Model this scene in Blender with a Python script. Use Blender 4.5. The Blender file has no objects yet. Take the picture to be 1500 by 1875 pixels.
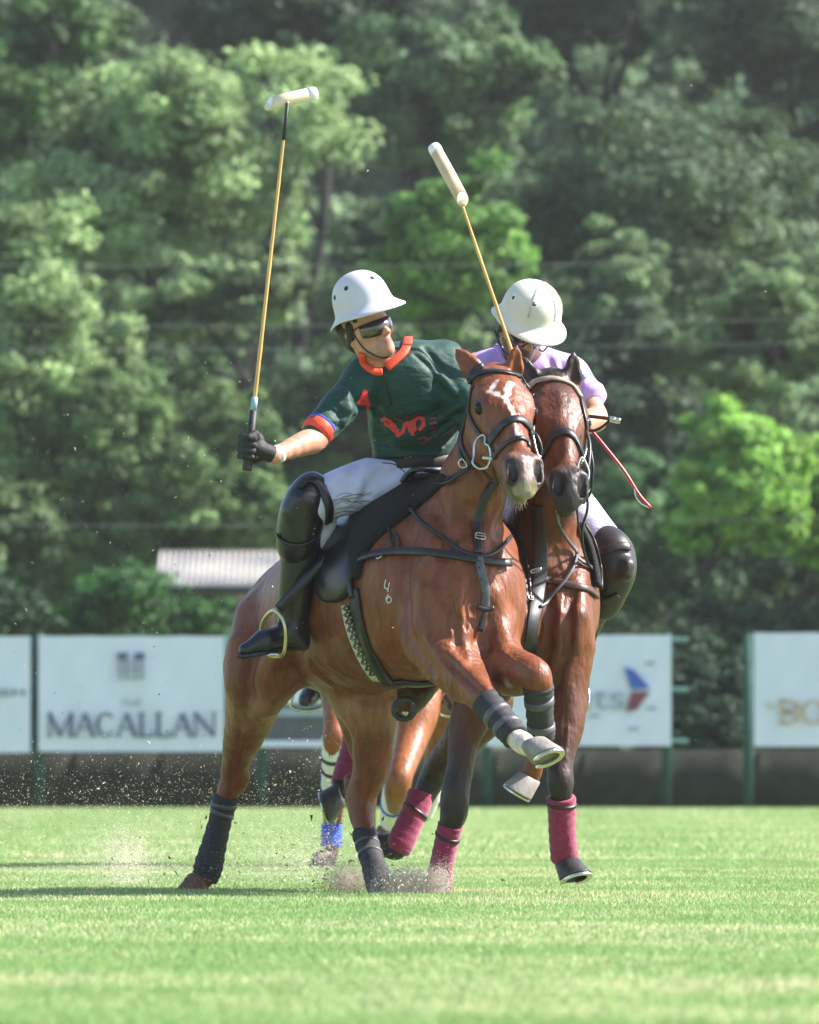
import bpy, math, random
import numpy as np
from mathutils import Vector, Matrix
from mathutils.bvhtree import BVHTree
from math import radians, sin, cos, pi, sqrt

# ------------------------------------------------------------------ camera, world, sun, exposure
SC = bpy.context.scene
COL = SC.collection
CAM_D = 40.0          # metres from the lens to the galloping horses
CAM_H = 0.51
PPM = 500.0           # photo pixels per metre at that distance
F_PX = PPM * CAM_D
PITCH = math.atan((1385 - 937.5) / F_PX)
cam_data = bpy.data.cameras.new('camera')
cam = bpy.data.objects.new('camera', cam_data)
COL.objects.link(cam)
cam.location = (0, -CAM_D, CAM_H)
cam.rotation_euler = (pi / 2 + PITCH, 0, 0)
cam_data.sensor_fit = 'VERTICAL'
cam_data.sensor_height = 36.0
cam_data.lens = 36.0 * F_PX / 1875.0
cam_data.clip_start = 0.5
cam_data.clip_end = 2000
cam_data.dof.use_dof = True
cam_data.dof.focus_distance = CAM_D - 0.35
cam_data.dof.aperture_fstop = cam_data.lens / 42.0
SC.camera = cam

SUN_EL, SUN_AZ = radians(41), radians(84)   # azimuth from +Y clockwise: the sun stands to the right and a touch behind
world = bpy.data.worlds.new('World')
SC.world = world
world.use_nodes = True
wn = world.node_tree
sky = wn.nodes.new('ShaderNodeTexSky')
sky.sky_type = 'NISHITA'
sky.sun_disc = False
sky.sun_elevation = SUN_EL
sky.sun_rotation = SUN_AZ
bg = wn.nodes['Background']
bg.inputs['Strength'].default_value = 0.105
wn.links.new(sky.outputs[0], bg.inputs[0])
sl = bpy.data.lights.new('sun', 'SUN')
sl.energy = 5.0
sl.angle = radians(0.6)
sl.color = (1.0, 0.94, 0.88)
so = bpy.data.objects.new('sun', sl)
COL.objects.link(so)
sd = Vector((sin(SUN_AZ) * cos(SUN_EL), cos(SUN_AZ) * cos(SUN_EL), sin(SUN_EL)))
so.rotation_euler = sd.to_track_quat('Z', 'Y').to_euler()
so.location = (30, -10, 30)
SC.view_settings.view_transform = 'Standard'
SC.view_settings.look = 'None'
SC.view_settings.exposure = 1.5
SC.view_settings.gamma = 1.0

# ------------------------------------------------------------------ helpers
CP, SP = cos(PITCH), sin(PITCH)
def ray(px, py):
    a = (px - 750.0) / F_PX
    b = (937.5 - py) / F_PX
    # camera looks along +Y pitched up
    return Vector((a, CP - b * SP, SP + b * CP))
def J(px, py, d):
    """world point whose depth (world y) is d and which the photo shows at px, py"""
    r = ray(px, py)
    t = (d + CAM_D) / r.y
    return Vector((r.x * t, d, CAM_H + r.z * t))
def GZ(px, d, z=0.0):
    r = ray(px, 937.5)
    return Vector((r.x * (d + CAM_D) / r.y, d, z))

def tag(o, label=None, cat=None, group=None, kind=None):
    if label: o['label'] = label
    if cat: o['category'] = cat
    if group: o['group'] = group
    if kind: o['kind'] = kind
    return o
def empty(name, loc, label, cat, group=None):
    o = bpy.data.objects.new(name, None)
    o.empty_display_size = 0.1
    COL.objects.link(o)
    o.location = loc
    tag(o, label, cat, group)
    return o
def link_mesh(name, me, mat, parent=None, smooth=True):
    o = bpy.data.objects.new(name, me)
    COL.objects.link(o)
    if mat is not None:
        me.materials.append(mat)
    if smooth:
        me.polygons.foreach_set('use_smooth', [True] * len(me.polygons))
    if parent is not None:
        o.parent = parent
        o.matrix_parent_inverse = Matrix.Translation(-parent.location)
    return o
def mesh_np(name, V, F):
    """fast mesh from arrays; F is (n,k)"""
    V = np.asarray(V, dtype=np.float32); F = np.asarray(F, dtype=np.int32)
    me = bpy.data.meshes.new(name)
    me.vertices.add(len(V)); me.vertices.foreach_set('co', V.ravel())
    n, k = F.shape
    me.loops.add(n * k); me.loops.foreach_set('vertex_index', F.ravel())
    me.polygons.add(n)
    me.polygons.foreach_set('loop_start', np.arange(0, n * k, k, dtype=np.int32))
    me.polygons.foreach_set('loop_total', np.full(n, k, dtype=np.int32))
    me.update(calc_edges=True)
    return me

class MB:
    """collects vertices and faces, then links them as one mesh object"""
    def __init__(s): s.v = []; s.f = []
    def add(s, vs, fs):
        n = len(s.v)
        s.v += [tuple(p) for p in vs]
        s.f += [tuple(i + n for i in f) for f in fs]
    def box(s, c, half, rot=None):
        c = Vector(c); hx, hy, hz = half
        R = rot or Matrix.Identity(3)
        vs = [c + R @ Vector((sx * hx, sy * hy, sz * hz)) for sx in (-1, 1) for sy in (-1, 1) for sz in (-1, 1)]
        s.add(vs, [(0, 1, 3, 2), (4, 6, 7, 5), (0, 4, 5, 1), (2, 3, 7, 6), (0, 2, 6, 4), (1, 5, 7, 3)])
    def rings(s, rings, closed=False, cap=True):
        """rings: list of equal-length point loops"""
        n = len(rings[0]); m = len(rings); b = len(s.v)
        for r in rings: s.v += [tuple(p) for p in r]
        for i in range(m if closed else m - 1):
            i2 = (i + 1) % m
            for j in range(n):
                j2 = (j + 1) % n
                s.f.append((b + i * n + j, b + i * n + j2, b + i2 * n + j2, b + i2 * n + j))
        if cap and not closed:
            s.f.append(tuple(b + j for j in range(n))[::-1])
            s.f.append(tuple(b + (m - 1) * n + j for j in range(n)))
    def tube(s, pts, r, n=8, closed=False, flat=None):
        pts = [Vector(p) for p in pts]; m = len(pts)
        rs = r if isinstance(r, (list, tuple)) else [r] * m
        ups = None; rings = []
        for i, p in enumerate(pts):
            if closed: t = pts[(i + 1) % m] - pts[i - 1]
            else: t = pts[min(i + 1, m - 1)] - pts[max(i - 1, 0)]
            t.normalize()
            if ups is None:
                a = Vector((0, 0, 1)) if abs(t.z) < .9 else Vector((1, 0, 0))
                u = t.cross(a).normalized()
            else:
                u = (ups - t * ups.dot(t)).normalized()
            ups = u; w = t.cross(u)
            rings.append([p + (u * cos(2 * pi * k / n) + w * sin(2 * pi * k / n)) * rs[i] for k in range(n)])
        s.rings(rings, closed)
    def build(s, name, mat, parent=None, smooth=True):
        me = bpy.data.meshes.new(name)
        me.from_pydata(s.v, [], s.f)
        me.validate(); me.update()
        return link_mesh(name, me, mat, parent, smooth)

def catmull(pts, per=6, closed=False):
    P = [np.array(p, dtype=float) for p in pts]
    n = len(P); out = []
    segs = n if closed else n - 1
    for i in range(segs):
        p1, p2 = P[i], P[(i + 1) % n]
        p0 = P[i - 1] if (closed or i > 0) else 2 * p1 - p2
        p3 = P[(i + 2) % n] if (closed or i + 2 < n) else 2 * p2 - p1
        for k in range(per):
            t = k / per
            out.append(0.5 * ((2 * p1) + (-p0 + p2) * t + (2 * p0 - 5 * p1 + 4 * p2 - p3) * t * t + (-p0 + 3 * p1 - 3 * p2 + p3) * t ** 3))
    if not closed: out.append(P[-1])
    return out

# ---- smooth-union solids turned into one skin (surface nets)
class Prim:
    def __init__(s, a, b, ra, rb, k=.03, lat=None, f=1.0, sub=False):
        s.a = np.array(a, dtype=np.float32); s.b = np.array(b, dtype=np.float32)
        s.ra, s.rb, s.k, s.f, s.sub = ra, rb, k, f, sub
        s.lat = None
        if lat is not None:
            l = np.array(lat, dtype=np.float32); s.lat = l / np.linalg.norm(l)
    def bounds(s):
        R = max(s.ra, s.rb) * max(1, s.f) + s.k + .012
        return np.minimum(s.a, s.b) - R, np.maximum(s.a, s.b) + R
    def dist(s, X, Y, Z):
        px = X - s.a[0]; py = Y - s.a[1]; pz = Z - s.a[2]
        ba = s.b - s.a
        if s.lat is not None:
            l = s.lat; g = 1 / s.f - 1
            q = (px * l[0] + py * l[1] + pz * l[2]) * g
            px = px + q * l[0]; py = py + q * l[1]; pz = pz + q * l[2]
            ba = ba + l * (float(ba @ l) * g)
        L2 = float(ba @ ba)
        if L2 > 1e-10:
            t = np.clip((px * ba[0] + py * ba[1] + pz * ba[2]) / L2, 0, 1)
            d = np.sqrt((px - t * ba[0]) ** 2 + (py - t * ba[1]) ** 2 + (pz - t * ba[2]) ** 2) - (s.ra + (s.rb - s.ra) * t)
        else:
            d = np.sqrt(px * px + py * py + pz * pz) - s.ra
        return d * min(1.0, s.f) if s.lat is not None else d
def axis(lo, hi, h, fine=None, hf=None):
    """coordinates with step h, and step hf inside the range fine"""
    if not fine: return np.arange(lo, hi + h, h, dtype=np.float32)
    out = [lo]
    while out[-1] < hi:
        x = out[-1]
        out.append(x + (hf if fine[0] <= x < fine[1] else h))
    return np.array(out, dtype=np.float32)
def sdf_skin(prims, h, fine=None, hf=None, post=None):
    lo = np.min([p.bounds()[0] for p in prims if not p.sub], axis=0) - h
    hi = np.max([p.bounds()[1] for p in prims if not p.sub], axis=0) + h
    fine = fine or (None, None, None)
    ax = [axis(lo[i], hi[i], h, fine[i], hf) for i in range(3)]
    V = np.full([len(a) for a in ax], .5, dtype=np.float32)
    for p in prims:
        b0, b1 = p.bounds()
        s = [(max(0, np.searchsorted(ax[i], b0[i]) - 1), min(len(ax[i]), np.searchsorted(ax[i], b1[i]) + 1)) for i in range(3)]
        if any(e <= st for st, e in s): continue
        sl_ = tuple(slice(st, e) for st, e in s)
        X = ax[0][sl_[0]][:, None, None]; Y = ax[1][sl_[1]][None, :, None]; Z = ax[2][sl_[2]][None, None, :]
        d = p.dist(X, Y, Z).astype(np.float32)
        v = V[sl_]; k = p.k
        if p.sub:
            hh = np.clip(.5 - .5 * (v + d) / k, 0, 1)
            V[sl_] = v + (-d - v) * hh + k * hh * (1 - hh)
        else:
            hh = np.clip(.5 + .5 * (v - d) / k, 0, 1)
            V[sl_] = v + (d - v) * hh - k * hh * (1 - hh)
    if post is not None: post(V, ax)
    S = V < 0
    cnt = np.zeros([n - 1 for n in V.shape], dtype=np.int8)
    for i in (0, 1):
        for j in (0, 1):
            for k in (0, 1):
                cnt += S[i:S.shape[0] - 1 + i, j:S.shape[1] - 1 + j, k:S.shape[2] - 1 + k]
    I = np.argwhere((cnt > 0) & (cnt < 8))
    idx = np.full(cnt.shape, -1, dtype=np.int32)
    idx[I[:, 0], I[:, 1], I[:, 2]] = np.arange(len(I))
    acc = np.zeros((len(I), 3)); num = np.zeros(len(I))
    for axx in range(3):
        o1, o2 = [(1, 2), (0, 2), (0, 1)][axx]
        for u in (0, 1):
            for w in (0, 1):
                A = I.copy(); A[:, o1] += u; A[:, o2] += w
                B = A.copy(); B[:, axx] += 1
                va = V[A[:, 0], A[:, 1], A[:, 2]]; vb = V[B[:, 0], B[:, 1], B[:, 2]]
                m = (va < 0) != (vb < 0)
                t = np.where(m, va / np.where(m, va - vb, 1), 0)
                P = np.stack([ax[c][A[:, c]] for c in range(3)], 1).astype(float)
                P[:, axx] += t * (ax[axx][B[:, axx]] - ax[axx][A[:, axx]])
                acc[m] += P[m]; num[m] += 1
    verts = acc / num[:, None]
    faces = []
    for axx in range(3):
        o1, o2 = [(1, 2), (2, 0), (0, 1)][axx]
        sa = [slice(None)] * 3; sb = [slice(None)] * 3
        sa[axx] = slice(0, -1); sb[axx] = slice(1, None)
        m = S[tuple(sa)] != S[tuple(sb)]
        E = np.argwhere(m)
        E = E[(E[:, o1] > 0) & (E[:, o2] > 0) & (E[:, o1] < cnt.shape[o1]) & (E[:, o2] < cnt.shape[o2])]
        ins = S[E[:, 0], E[:, 1], E[:, 2]]
        def g(a, b):
            q = E.copy(); q[:, o1] -= a; q[:, o2] -= b
            return idx[q[:, 0], q[:, 1], q[:, 2]]
        q = np.stack([g(1, 1), g(0, 1), g(0, 0), g(1, 0)], 1)
        q[~ins] = q[~ins][:, ::-1]
        faces.append(q)
    F = np.concatenate(faces)
    F = F[(F >= 0).all(1)]
    return verts, F
def relax_mesh(V, F, it, top=1e9):
    w = np.where(V[:, 2] > top, .12, .5)[:, None]
    cnt = np.zeros(len(V))
    A = np.concatenate([F[:, 0], F[:, 1], F[:, 2], F[:, 3]]); B = np.concatenate([F[:, 1], F[:, 2], F[:, 3], F[:, 0]])
    cnt = np.bincount(A, minlength=len(V)) + np.bincount(B, minlength=len(V))
    for _ in range(it):
        S = np.stack([np.bincount(A, V[B, c], len(V)) + np.bincount(B, V[A, c], len(V)) for c in range(3)], 1)
        V = V + (S / np.maximum(cnt, 1)[:, None] - V) * w
    return V
VEIN = []
def add_veins(V, N, veins):
    for pts, r, hgt in veins:
        m = np.full(len(V), 9.0)
        for p, q in zip(pts[:-1], pts[1:]):
            d, t = seg_dist(V, np.array(p), np.array(q)); m = np.minimum(m, d)
        V = V + N * (hgt * np.exp(-(m / r) ** 2))[:, None]
    return V
def skin_obj(name, prims, h, mat, parent=None, color=None, relax=0, relax_top=1e9, lump=0, veins=None, **kw):
    V, F = sdf_skin(prims, h, **kw)
    if relax: V = relax_mesh(V, F, relax, relax_top)
    if lump:      # uneven muscle and skin: shallow noise along the surface normal
        e1 = V[F[:, 2]] - V[F[:, 0]]; e2 = V[F[:, 3]] - V[F[:, 1]]; fn = np.cross(e1, e2)
        N = np.stack([np.bincount(F.ravel(), np.repeat(fn[:, c], 4), len(V)) for c in range(3)], 1); N /= np.linalg.norm(N, axis=1)[:, None] + 1e-9
        def rip(sc, seed):
            r = np.random.RandomState(seed); o = 0
            W = V + .03 * np.stack([np.sin(V[:, 1] * 17 + seed), np.sin(V[:, 2] * 15), np.sin(V[:, 0] * 19)], 1)
            for i in range(7):
                d = r.normal(size=3) * (1, 1, .6); d /= np.linalg.norm(d); o = o + np.sin(W @ d * sc * r.uniform(.6, 1.6) + r.uniform(0, 6.28))
            return o / 7
        if veins: V = add_veins(V, N, veins)
        V = V + N * (lump * (rip(38, 1) + .6 * rip(80, 2) + .25 * rip(190, 3)))[:, None]
    me = mesh_np(name, V, F)
    if color is not None:
        c = color(V)
        at = me.color_attributes.new('tint', 'FLOAT_COLOR', 'POINT')
        c4 = np.ones((len(V), 4), dtype=np.float32); c4[:, :3] = c
        at.data.foreach_set('color', c4.ravel())
    o = link_mesh(name, me, mat, parent)
    o['_np'] = 0; del o['_np']
    BV[o.name] = BVHTree.FromPolygons([tuple(v) for v in V], [tuple(f) for f in F])
    return o
BV = {}
def bvh(t):
    if t.name not in BV:
        BV[t.name] = BVHTree.FromPolygons([v.co.copy() for v in t.data.vertices], [tuple(p.vertices) for p in t.data.polygons])
    return BV[t.name]
def hit(px, py, targets):
    o = Vector((0, -CAM_D, CAM_H)); r = ray(px, py).normalized(); best = None
    for t in targets:
        h = bvh(t).ray_cast(o, r)
        if h[0] is not None and (best is None or h[3] < best[3]): best = h
    return best
def nearest(p, targets):
    best = None
    for t in targets:
        h = bvh(t).find_nearest(p)
        if h[0] is not None and (best is None or h[3] < best[3]): best = h
    return best
def path_on(pts, targets, per=5, closed=False):
    """pts: (px,py) laid on the visible surface, or (px,py,d) pulled to the nearest surface, or (px,py,d,'free')"""
    out = []; D = []
    known = []
    for p in pts:
        if len(p) >= 3: known.append(p[2])
        else:
            h = hit(p[0], p[1], targets)
            known.append(h[0].y if h else None)
    last = [k for k in known if k is not None] or [0]
    for i in range(len(known)):
        if known[i] is None:
            b = [known[j] for j in range(i, -1, -1) if known[j] is not None]; a = [known[j] for j in range(i, len(known)) if known[j] is not None]
            known[i] = (b or a or last)[0]
    free = [1.0 if len(p) == 4 else 0.0 for p in pts]
    onl = [1.0 if len(p) == 2 else 0.0 for p in pts]
    P = [(p[0], p[1], known[i], free[i], onl[i]) for i, p in enumerate(pts)]
    res = []
    for q in catmull(P, per, closed):
        w = J(q[0], q[1], q[2])
        if q[3] > .4: res.append((w, None)); continue
        if q[4] > .6:
            h = hit(q[0], q[1], targets)
            if h is not None and abs(h[0].y - q[2]) < .15:
                res.append((h[0], h[1])); continue
        h = nearest(w, targets)
        res.append((h[0], h[1]) if h[0] is not None else (w, None))
    return res
def strap(name, pts, width, thick, mat, parent, targets, off=.004, per=5, closed=False, smooth=2, wfun=None):
    R = path_on(pts, targets, per, closed)
    P = [r[0] for r in R]
    N = [r[1] if r[1] is not None else None for r in R]
    for i in range(len(N)):
        if N[i] is None:
            c = [N[j] for j in range(len(N)) if N[j] is not None]
            N[i] = Vector((0, -1, .2)).normalized() if not c else None
    for i in range(len(N)):
        if N[i] is None:
            j = min((abs(j - i), j) for j in range(len(N)) if N[j] is not None)[1]; N[i] = N[j]
    n = len(P)
    for _ in range(smooth + 2):
        N = [((N[i - 1] if (closed or i > 0) else N[i]) + N[i] * 1.5 + N[(i + 1) % n if closed else min(i + 1, n - 1)]).normalized() for i in range(n)]
    for _ in range(smooth):
        P = [(P[i] if (not closed and i in (0, n - 1)) else (P[i - 1] + P[i] * 2 + P[(i + 1) % n]) / 4) for i in range(n)]
    rings = []
    for i in range(n):
        t = (P[(i + 1) % n] - P[i - 1]) if closed else (P[min(i + 1, n - 1)] - P[max(i - 1, 0)])
        t.normalize()
        s_ = t.cross(N[i])
        if s_.length < 1e-4: s_ = Vector((1, 0, 0))
        s_.normalize(); nn = s_.cross(t).normalized()
        w = width * (wfun(i / (n - 1)) if wfun else 1) / 2
        c = P[i] + nn * (off + thick * .3)
        e = thick / 2
        rings.append([c + s_ * (-w) + nn * (-e), c + s_ * (-w) + nn * (e * .4), c + s_ * (-w * .86) + nn * e, c + s_ * (w * .86) + nn * e, c + s_ * w + nn * (e * .4), c + s_ * w + nn * (-e)])
    mb = MB(); mb.rings(rings, closed)
    return mb.build(name, mat, parent)
def stroke_marks(name, strokes, width, mat, parent, targets, off=.0015, thick=.001):
    """a mark (letters, brands) printed on a surface: thin ribbons, all one mesh"""
    mb = MB()
    for st in strokes:
        R = path_on(st, targets, 4)
        n = len(R); rings = []
        P = [r[0] for r in R]
        for i in range(n):
            N = R[i][1] or Vector((0, -1, 0))
            t = P[min(i + 1, n - 1)] - P[max(i - 1, 0)]
            if t.length < 1e-7: t = Vector((1, 0, 0))
            t.normalize(); s_ = t.cross(N)
            if s_.length < 1e-5: s_ = Vector((1, 0, 0))
            s_.normalize()
            c = P[i] + N * off; w = width / 2
            rings.append([c - s_ * w, c - s_ * w + N * thick, c + s_ * w + N * thick, c + s_ * w])
        mb.rings(rings)
    return mb.build(name, mat, parent, smooth=False)

# ------------------------------------------------------------------ materials
def lin(r, g, b):
    f = lambda c: ((c / 255) / 12.92) if c / 255 <= .04045 else (((c / 255) + .055) / 1.055) ** 2.4
    return (f(r), f(g), f(b))
def mat(name, col, rough=.5, var=.12, scale=20, bump=0.0, bscale=80, metal=0.0, spec=.5, coat=0.0, attr=None, sheen=0.0, stretch=(1, 1, 1), trans=0.0, col2=None, detail=4, subs=0.0, bdist=.01):
    m = bpy.data.materials.new(name); m.use_nodes = True
    nt = m.node_tree; L = nt.links; N = nt.nodes
    p = N['Principled BSDF']
    p.inputs['Roughness'].default_value = rough
    p.inputs['Metallic'].default_value = metal
    p.inputs['Specular IOR Level'].default_value = spec
    p.inputs['Coat Weight'].default_value = coat
    p.inputs['Coat Roughness'].default_value = .25
    p.inputs['Sheen Weight'].default_value = sheen
    if subs:
        p.inputs['Subsurface Weight'].default_value = subs
        p.inputs['Subsurface Radius'].default_value = (.01, .004, .002)
        p.inputs['Subsurface Scale'].default_value = 1.0
    tc = N.new('ShaderNodeTexCoord'); mp = N.new('ShaderNodeMapping')
    mp.inputs['Scale'].default_value = stretch
    L.new(tc.outputs['Object'], mp.inputs[0])
    nz = N.new('ShaderNodeTexNoise'); nz.inputs['Scale'].default_value = scale; nz.inputs['Detail'].default_value = detail
    L.new(mp.outputs[0], nz.inputs[0])
    rp = N.new('ShaderNodeMapRange'); rp.inputs['From Min'].default_value = .3; rp.inputs['From Max'].default_value = .7
    L.new(nz.outputs[0], rp.inputs[0])
    if attr:
        base = N.new('ShaderNodeAttribute'); base.attribute_name = attr
        bo = base.outputs['Color']
    else:
        base = N.new('ShaderNodeRGB'); base.outputs[0].default_value = (*col, 1); bo = base.outputs[0]
    mx = N.new('ShaderNodeMix'); mx.data_type = 'RGBA'
    if col2 is not None:
        L.new(rp.outputs[0], mx.inputs[0]); L.new(bo, mx.inputs[6]); mx.inputs[7].default_value = (*col2, 1)
    else:
        mx.blend_type = 'MULTIPLY'; mx.inputs[0].default_value = 1.0
        L.new(bo, mx.inputs[6])
        rp.inputs['To Min'].default_value = 1 - var; rp.inputs['To Max'].default_value = 1 + var
        L.new(rp.outputs[0], mx.inputs[7])
    L.new(mx.outputs[2], p.inputs['Base Color'])
    if bump:
        nb = N.new('ShaderNodeTexNoise'); nb.inputs['Scale'].default_value = bscale; nb.inputs['Detail'].default_value = 3
        L.new(mp.outputs[0], nb.inputs[0])
        bp = N.new('ShaderNodeBump'); bp.inputs['Strength'].default_value = bump; bp.inputs['Distance'].default_value = bdist
        L.new(nb.outputs[0], bp.inputs['Height']); L.new(bp.outputs[0], p.inputs['Normal'])
    if trans:
        tr = N.new('ShaderNodeBsdfTranslucent'); L.new(mx.outputs[2], tr.inputs[0])
        ms = N.new('ShaderNodeMixShader'); ms.inputs[0].default_value = trans
        L.new(p.outputs[0], ms.inputs[1]); L.new(tr.outputs[0], ms.inputs[2])
        L.new(ms.outputs[0], N['Material Output'].inputs[0])
    return m
M = {}
M['coat'] = mat('horse_coat', (1, 1, 1), .45, .28, 30, .9, 80, attr='tint', spec=.34, coat=.03, sheen=.0, stretch=(1, 1, .35), bdist=.004, detail=9)
M['black_leather'] = mat('black_leather', (.009, .009, .012), .30, .25, 30, .25, 200, spec=.5, bdist=.003)
M['strap'] = mat('bridle_leather', (.014, .013, .015), .42, .3, 40, .2, 220, bdist=.002)
M['brown_strap'] = mat('brown_leather', (.075, .035, .025), .36, .3, 40, .2, 220, bdist=.002)
M['tan_strap'] = mat('tan_leather', (.33, .26, .19), .45, .2, 40, .2, 200, bdist=.002)
M['grey_strap'] = mat('grey_strap', (.075, .075, .085), .45, .25, 50, .2, 220, bdist=.002)
M['neoprene'] = mat('black_neoprene', (.022, .021, .026), .75, .3, 60, .5, 120, bdist=.004)
M['steel'] = mat('steel', (.55, .53, .47), .25, .15, 30, metal=1.0)
M['brass'] = mat('brass', (.5, .42, .25), .3, .15, 30, metal=1.0)
M['maroon'] = mat('maroon_bandage', (.22, .012, .06), .9, .25, 60, .6, 150, sheen=.3, bdist=.004)
M['hoof'] = mat('hoof_horn', (.11, .075, .055), .55, .3, 30, .4, 90, col2=(.2, .16, .13), stretch=(1, 1, .3), bdist=.004)
M['brown_hoof'] = mat('brown_hoof_horn', (.12, .055, .03), .6, .3, 30, .4, 90, stretch=(1, 1, .3), bdist=.004)
M['pale_hoof'] = mat('pale_hoof_horn', (.26, .23, .21), .55, .3, 30, .4, 90, col2=(.16, .14, .13), stretch=(1, 1, .3), bdist=.004)
M['dark_hoof'] = mat('dark_hoof_horn', (.03, .028, .027), .45, .3, 30, .4, 90, stretch=(1, 1, .3), bdist=.004)
M['eye'] = mat('horse_eye', (.006, .003, .002), .2, .1, 30, spec=.3)
M['saddlecloth'] = mat('black_saddle_pad', (.004, .004, .005), .95, .3, 40, .8, 90, bdist=.008)
M['skin'] = mat('skin', (.5, .27, .18), .5, .12, 25, .15, 300, subs=.15, bdist=.002, attr='tint')
M['helmet'] = mat('white_helmet', (.54, .52, .58), .5, .04, 10, .05, 300, bdist=.001)
M['helmet_cream'] = mat('cream_helmet', (.56, .55, .47), .5, .08, 12, .25, 90, bdist=.001)
M['green_shirt'] = mat('dark_green_jersey', (.005, .045, .034), .6, .15, 7, .8, 13, spec=.35, sheen=.08, stretch=(1, 1, 2.2), bdist=.012)
M['orange'] = mat('orange_trim', (.75, .06, .02), .6, .12, 30, .3, 100, bdist=.004)
M['red_print'] = mat('red_print', (.65, .04, .03), .6, .1, 30)
M['pink_print'] = mat('pink_print', (.3, .02, .06), .6, .1, 30)
M['zip'] = mat('zip', (.005, .006, .01), .5, .1, 30)
M['lilac'] = mat('lilac_jersey', (.52, .34, .72), .6, .1, 8, .6, 10, sheen=.05, stretch=(2.2, 2.2, .8), bdist=.012)
M['breeches'] = mat('white_breeches', (.53, .54, .72), .75, .08, 6, .8, 14, sheen=.1, stretch=(1, 1, 2.0), bdist=.012)
M['glove'] = mat('black_glove', (.012, .012, .014), .7, .3, 50, .5, 120, bdist=.004)
M['hair'] = mat('dark_hair', (.02, .012, .008), .6, .3, 60, .5, 150, bdist=.004)
M['lens'] = mat('dark_lens', (.035, .015, .02), .08, .1, 10, spec=.8, coat=1)
M['bamboo'] = mat('bamboo_shaft', (.62, .36, .12), .35, .2, 15, .1, 60, stretch=(1, 1, .2), bdist=.002)
M['mallet_wood'] = mat('pale_wood', (.72, .6, .42), .45, .12, 14, .1, 60, stretch=(.3, 1, 1), bdist=.002)
M['mallet_wood2'] = mat('tan_wood', (.55, .4, .26), .45, .15, 14, .1, 60, bdist=.002)
M['white_paint'] = mat('white_paint', (.8, .8, .82), .4, .05, 30)
M['black_tape'] = mat('black_tape', (.015, .015, .018), .6, .25, 60, .3, 100, bdist=.002)
M['blue_tape'] = mat('blue_tape', (.25, .4, .5), .5, .1, 60)
M['red_whip'] = mat('red_whip', (.65, .03, .03), .3, .1, 60)
M['white_hair'] = mat('white_mark', (.62, .56, .52), .6, .2, 70)
M['belt'] = mat('belt_leather', (.022, .013, .010), .6, .25, 50, .2, 200, bdist=.002)
M['sock'] = mat('pale_wristband', (.6, .6, .62), .8, .1, 60)
M['blue_wrap'] = mat('blue_bandage', (.03, .09, .5), .85, .15, 60, .5, 120, bdist=.004)
M['white_wrap'] = mat('white_bandage', (.7, .68, .66), .85, .1, 60, .5, 120, bdist=.004)
M['shade_grime'] = mat('shade_grime', (.22, .21, .24), .9, .3, 40)
M['edge'] = mat('highlight_leather_edge', (.13, .13, .15), .4, .3, 40)  # pale highlight of the skirt edges, put into the leather colour
M['mane'] = mat('dark_mane', (.015, .01, .008), .7, .3, 80, .8, 120, bdist=.006)
M['girth_pattern'] = mat('woven_pattern', (.5, .45, .36), .8, .2, 120)
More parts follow.
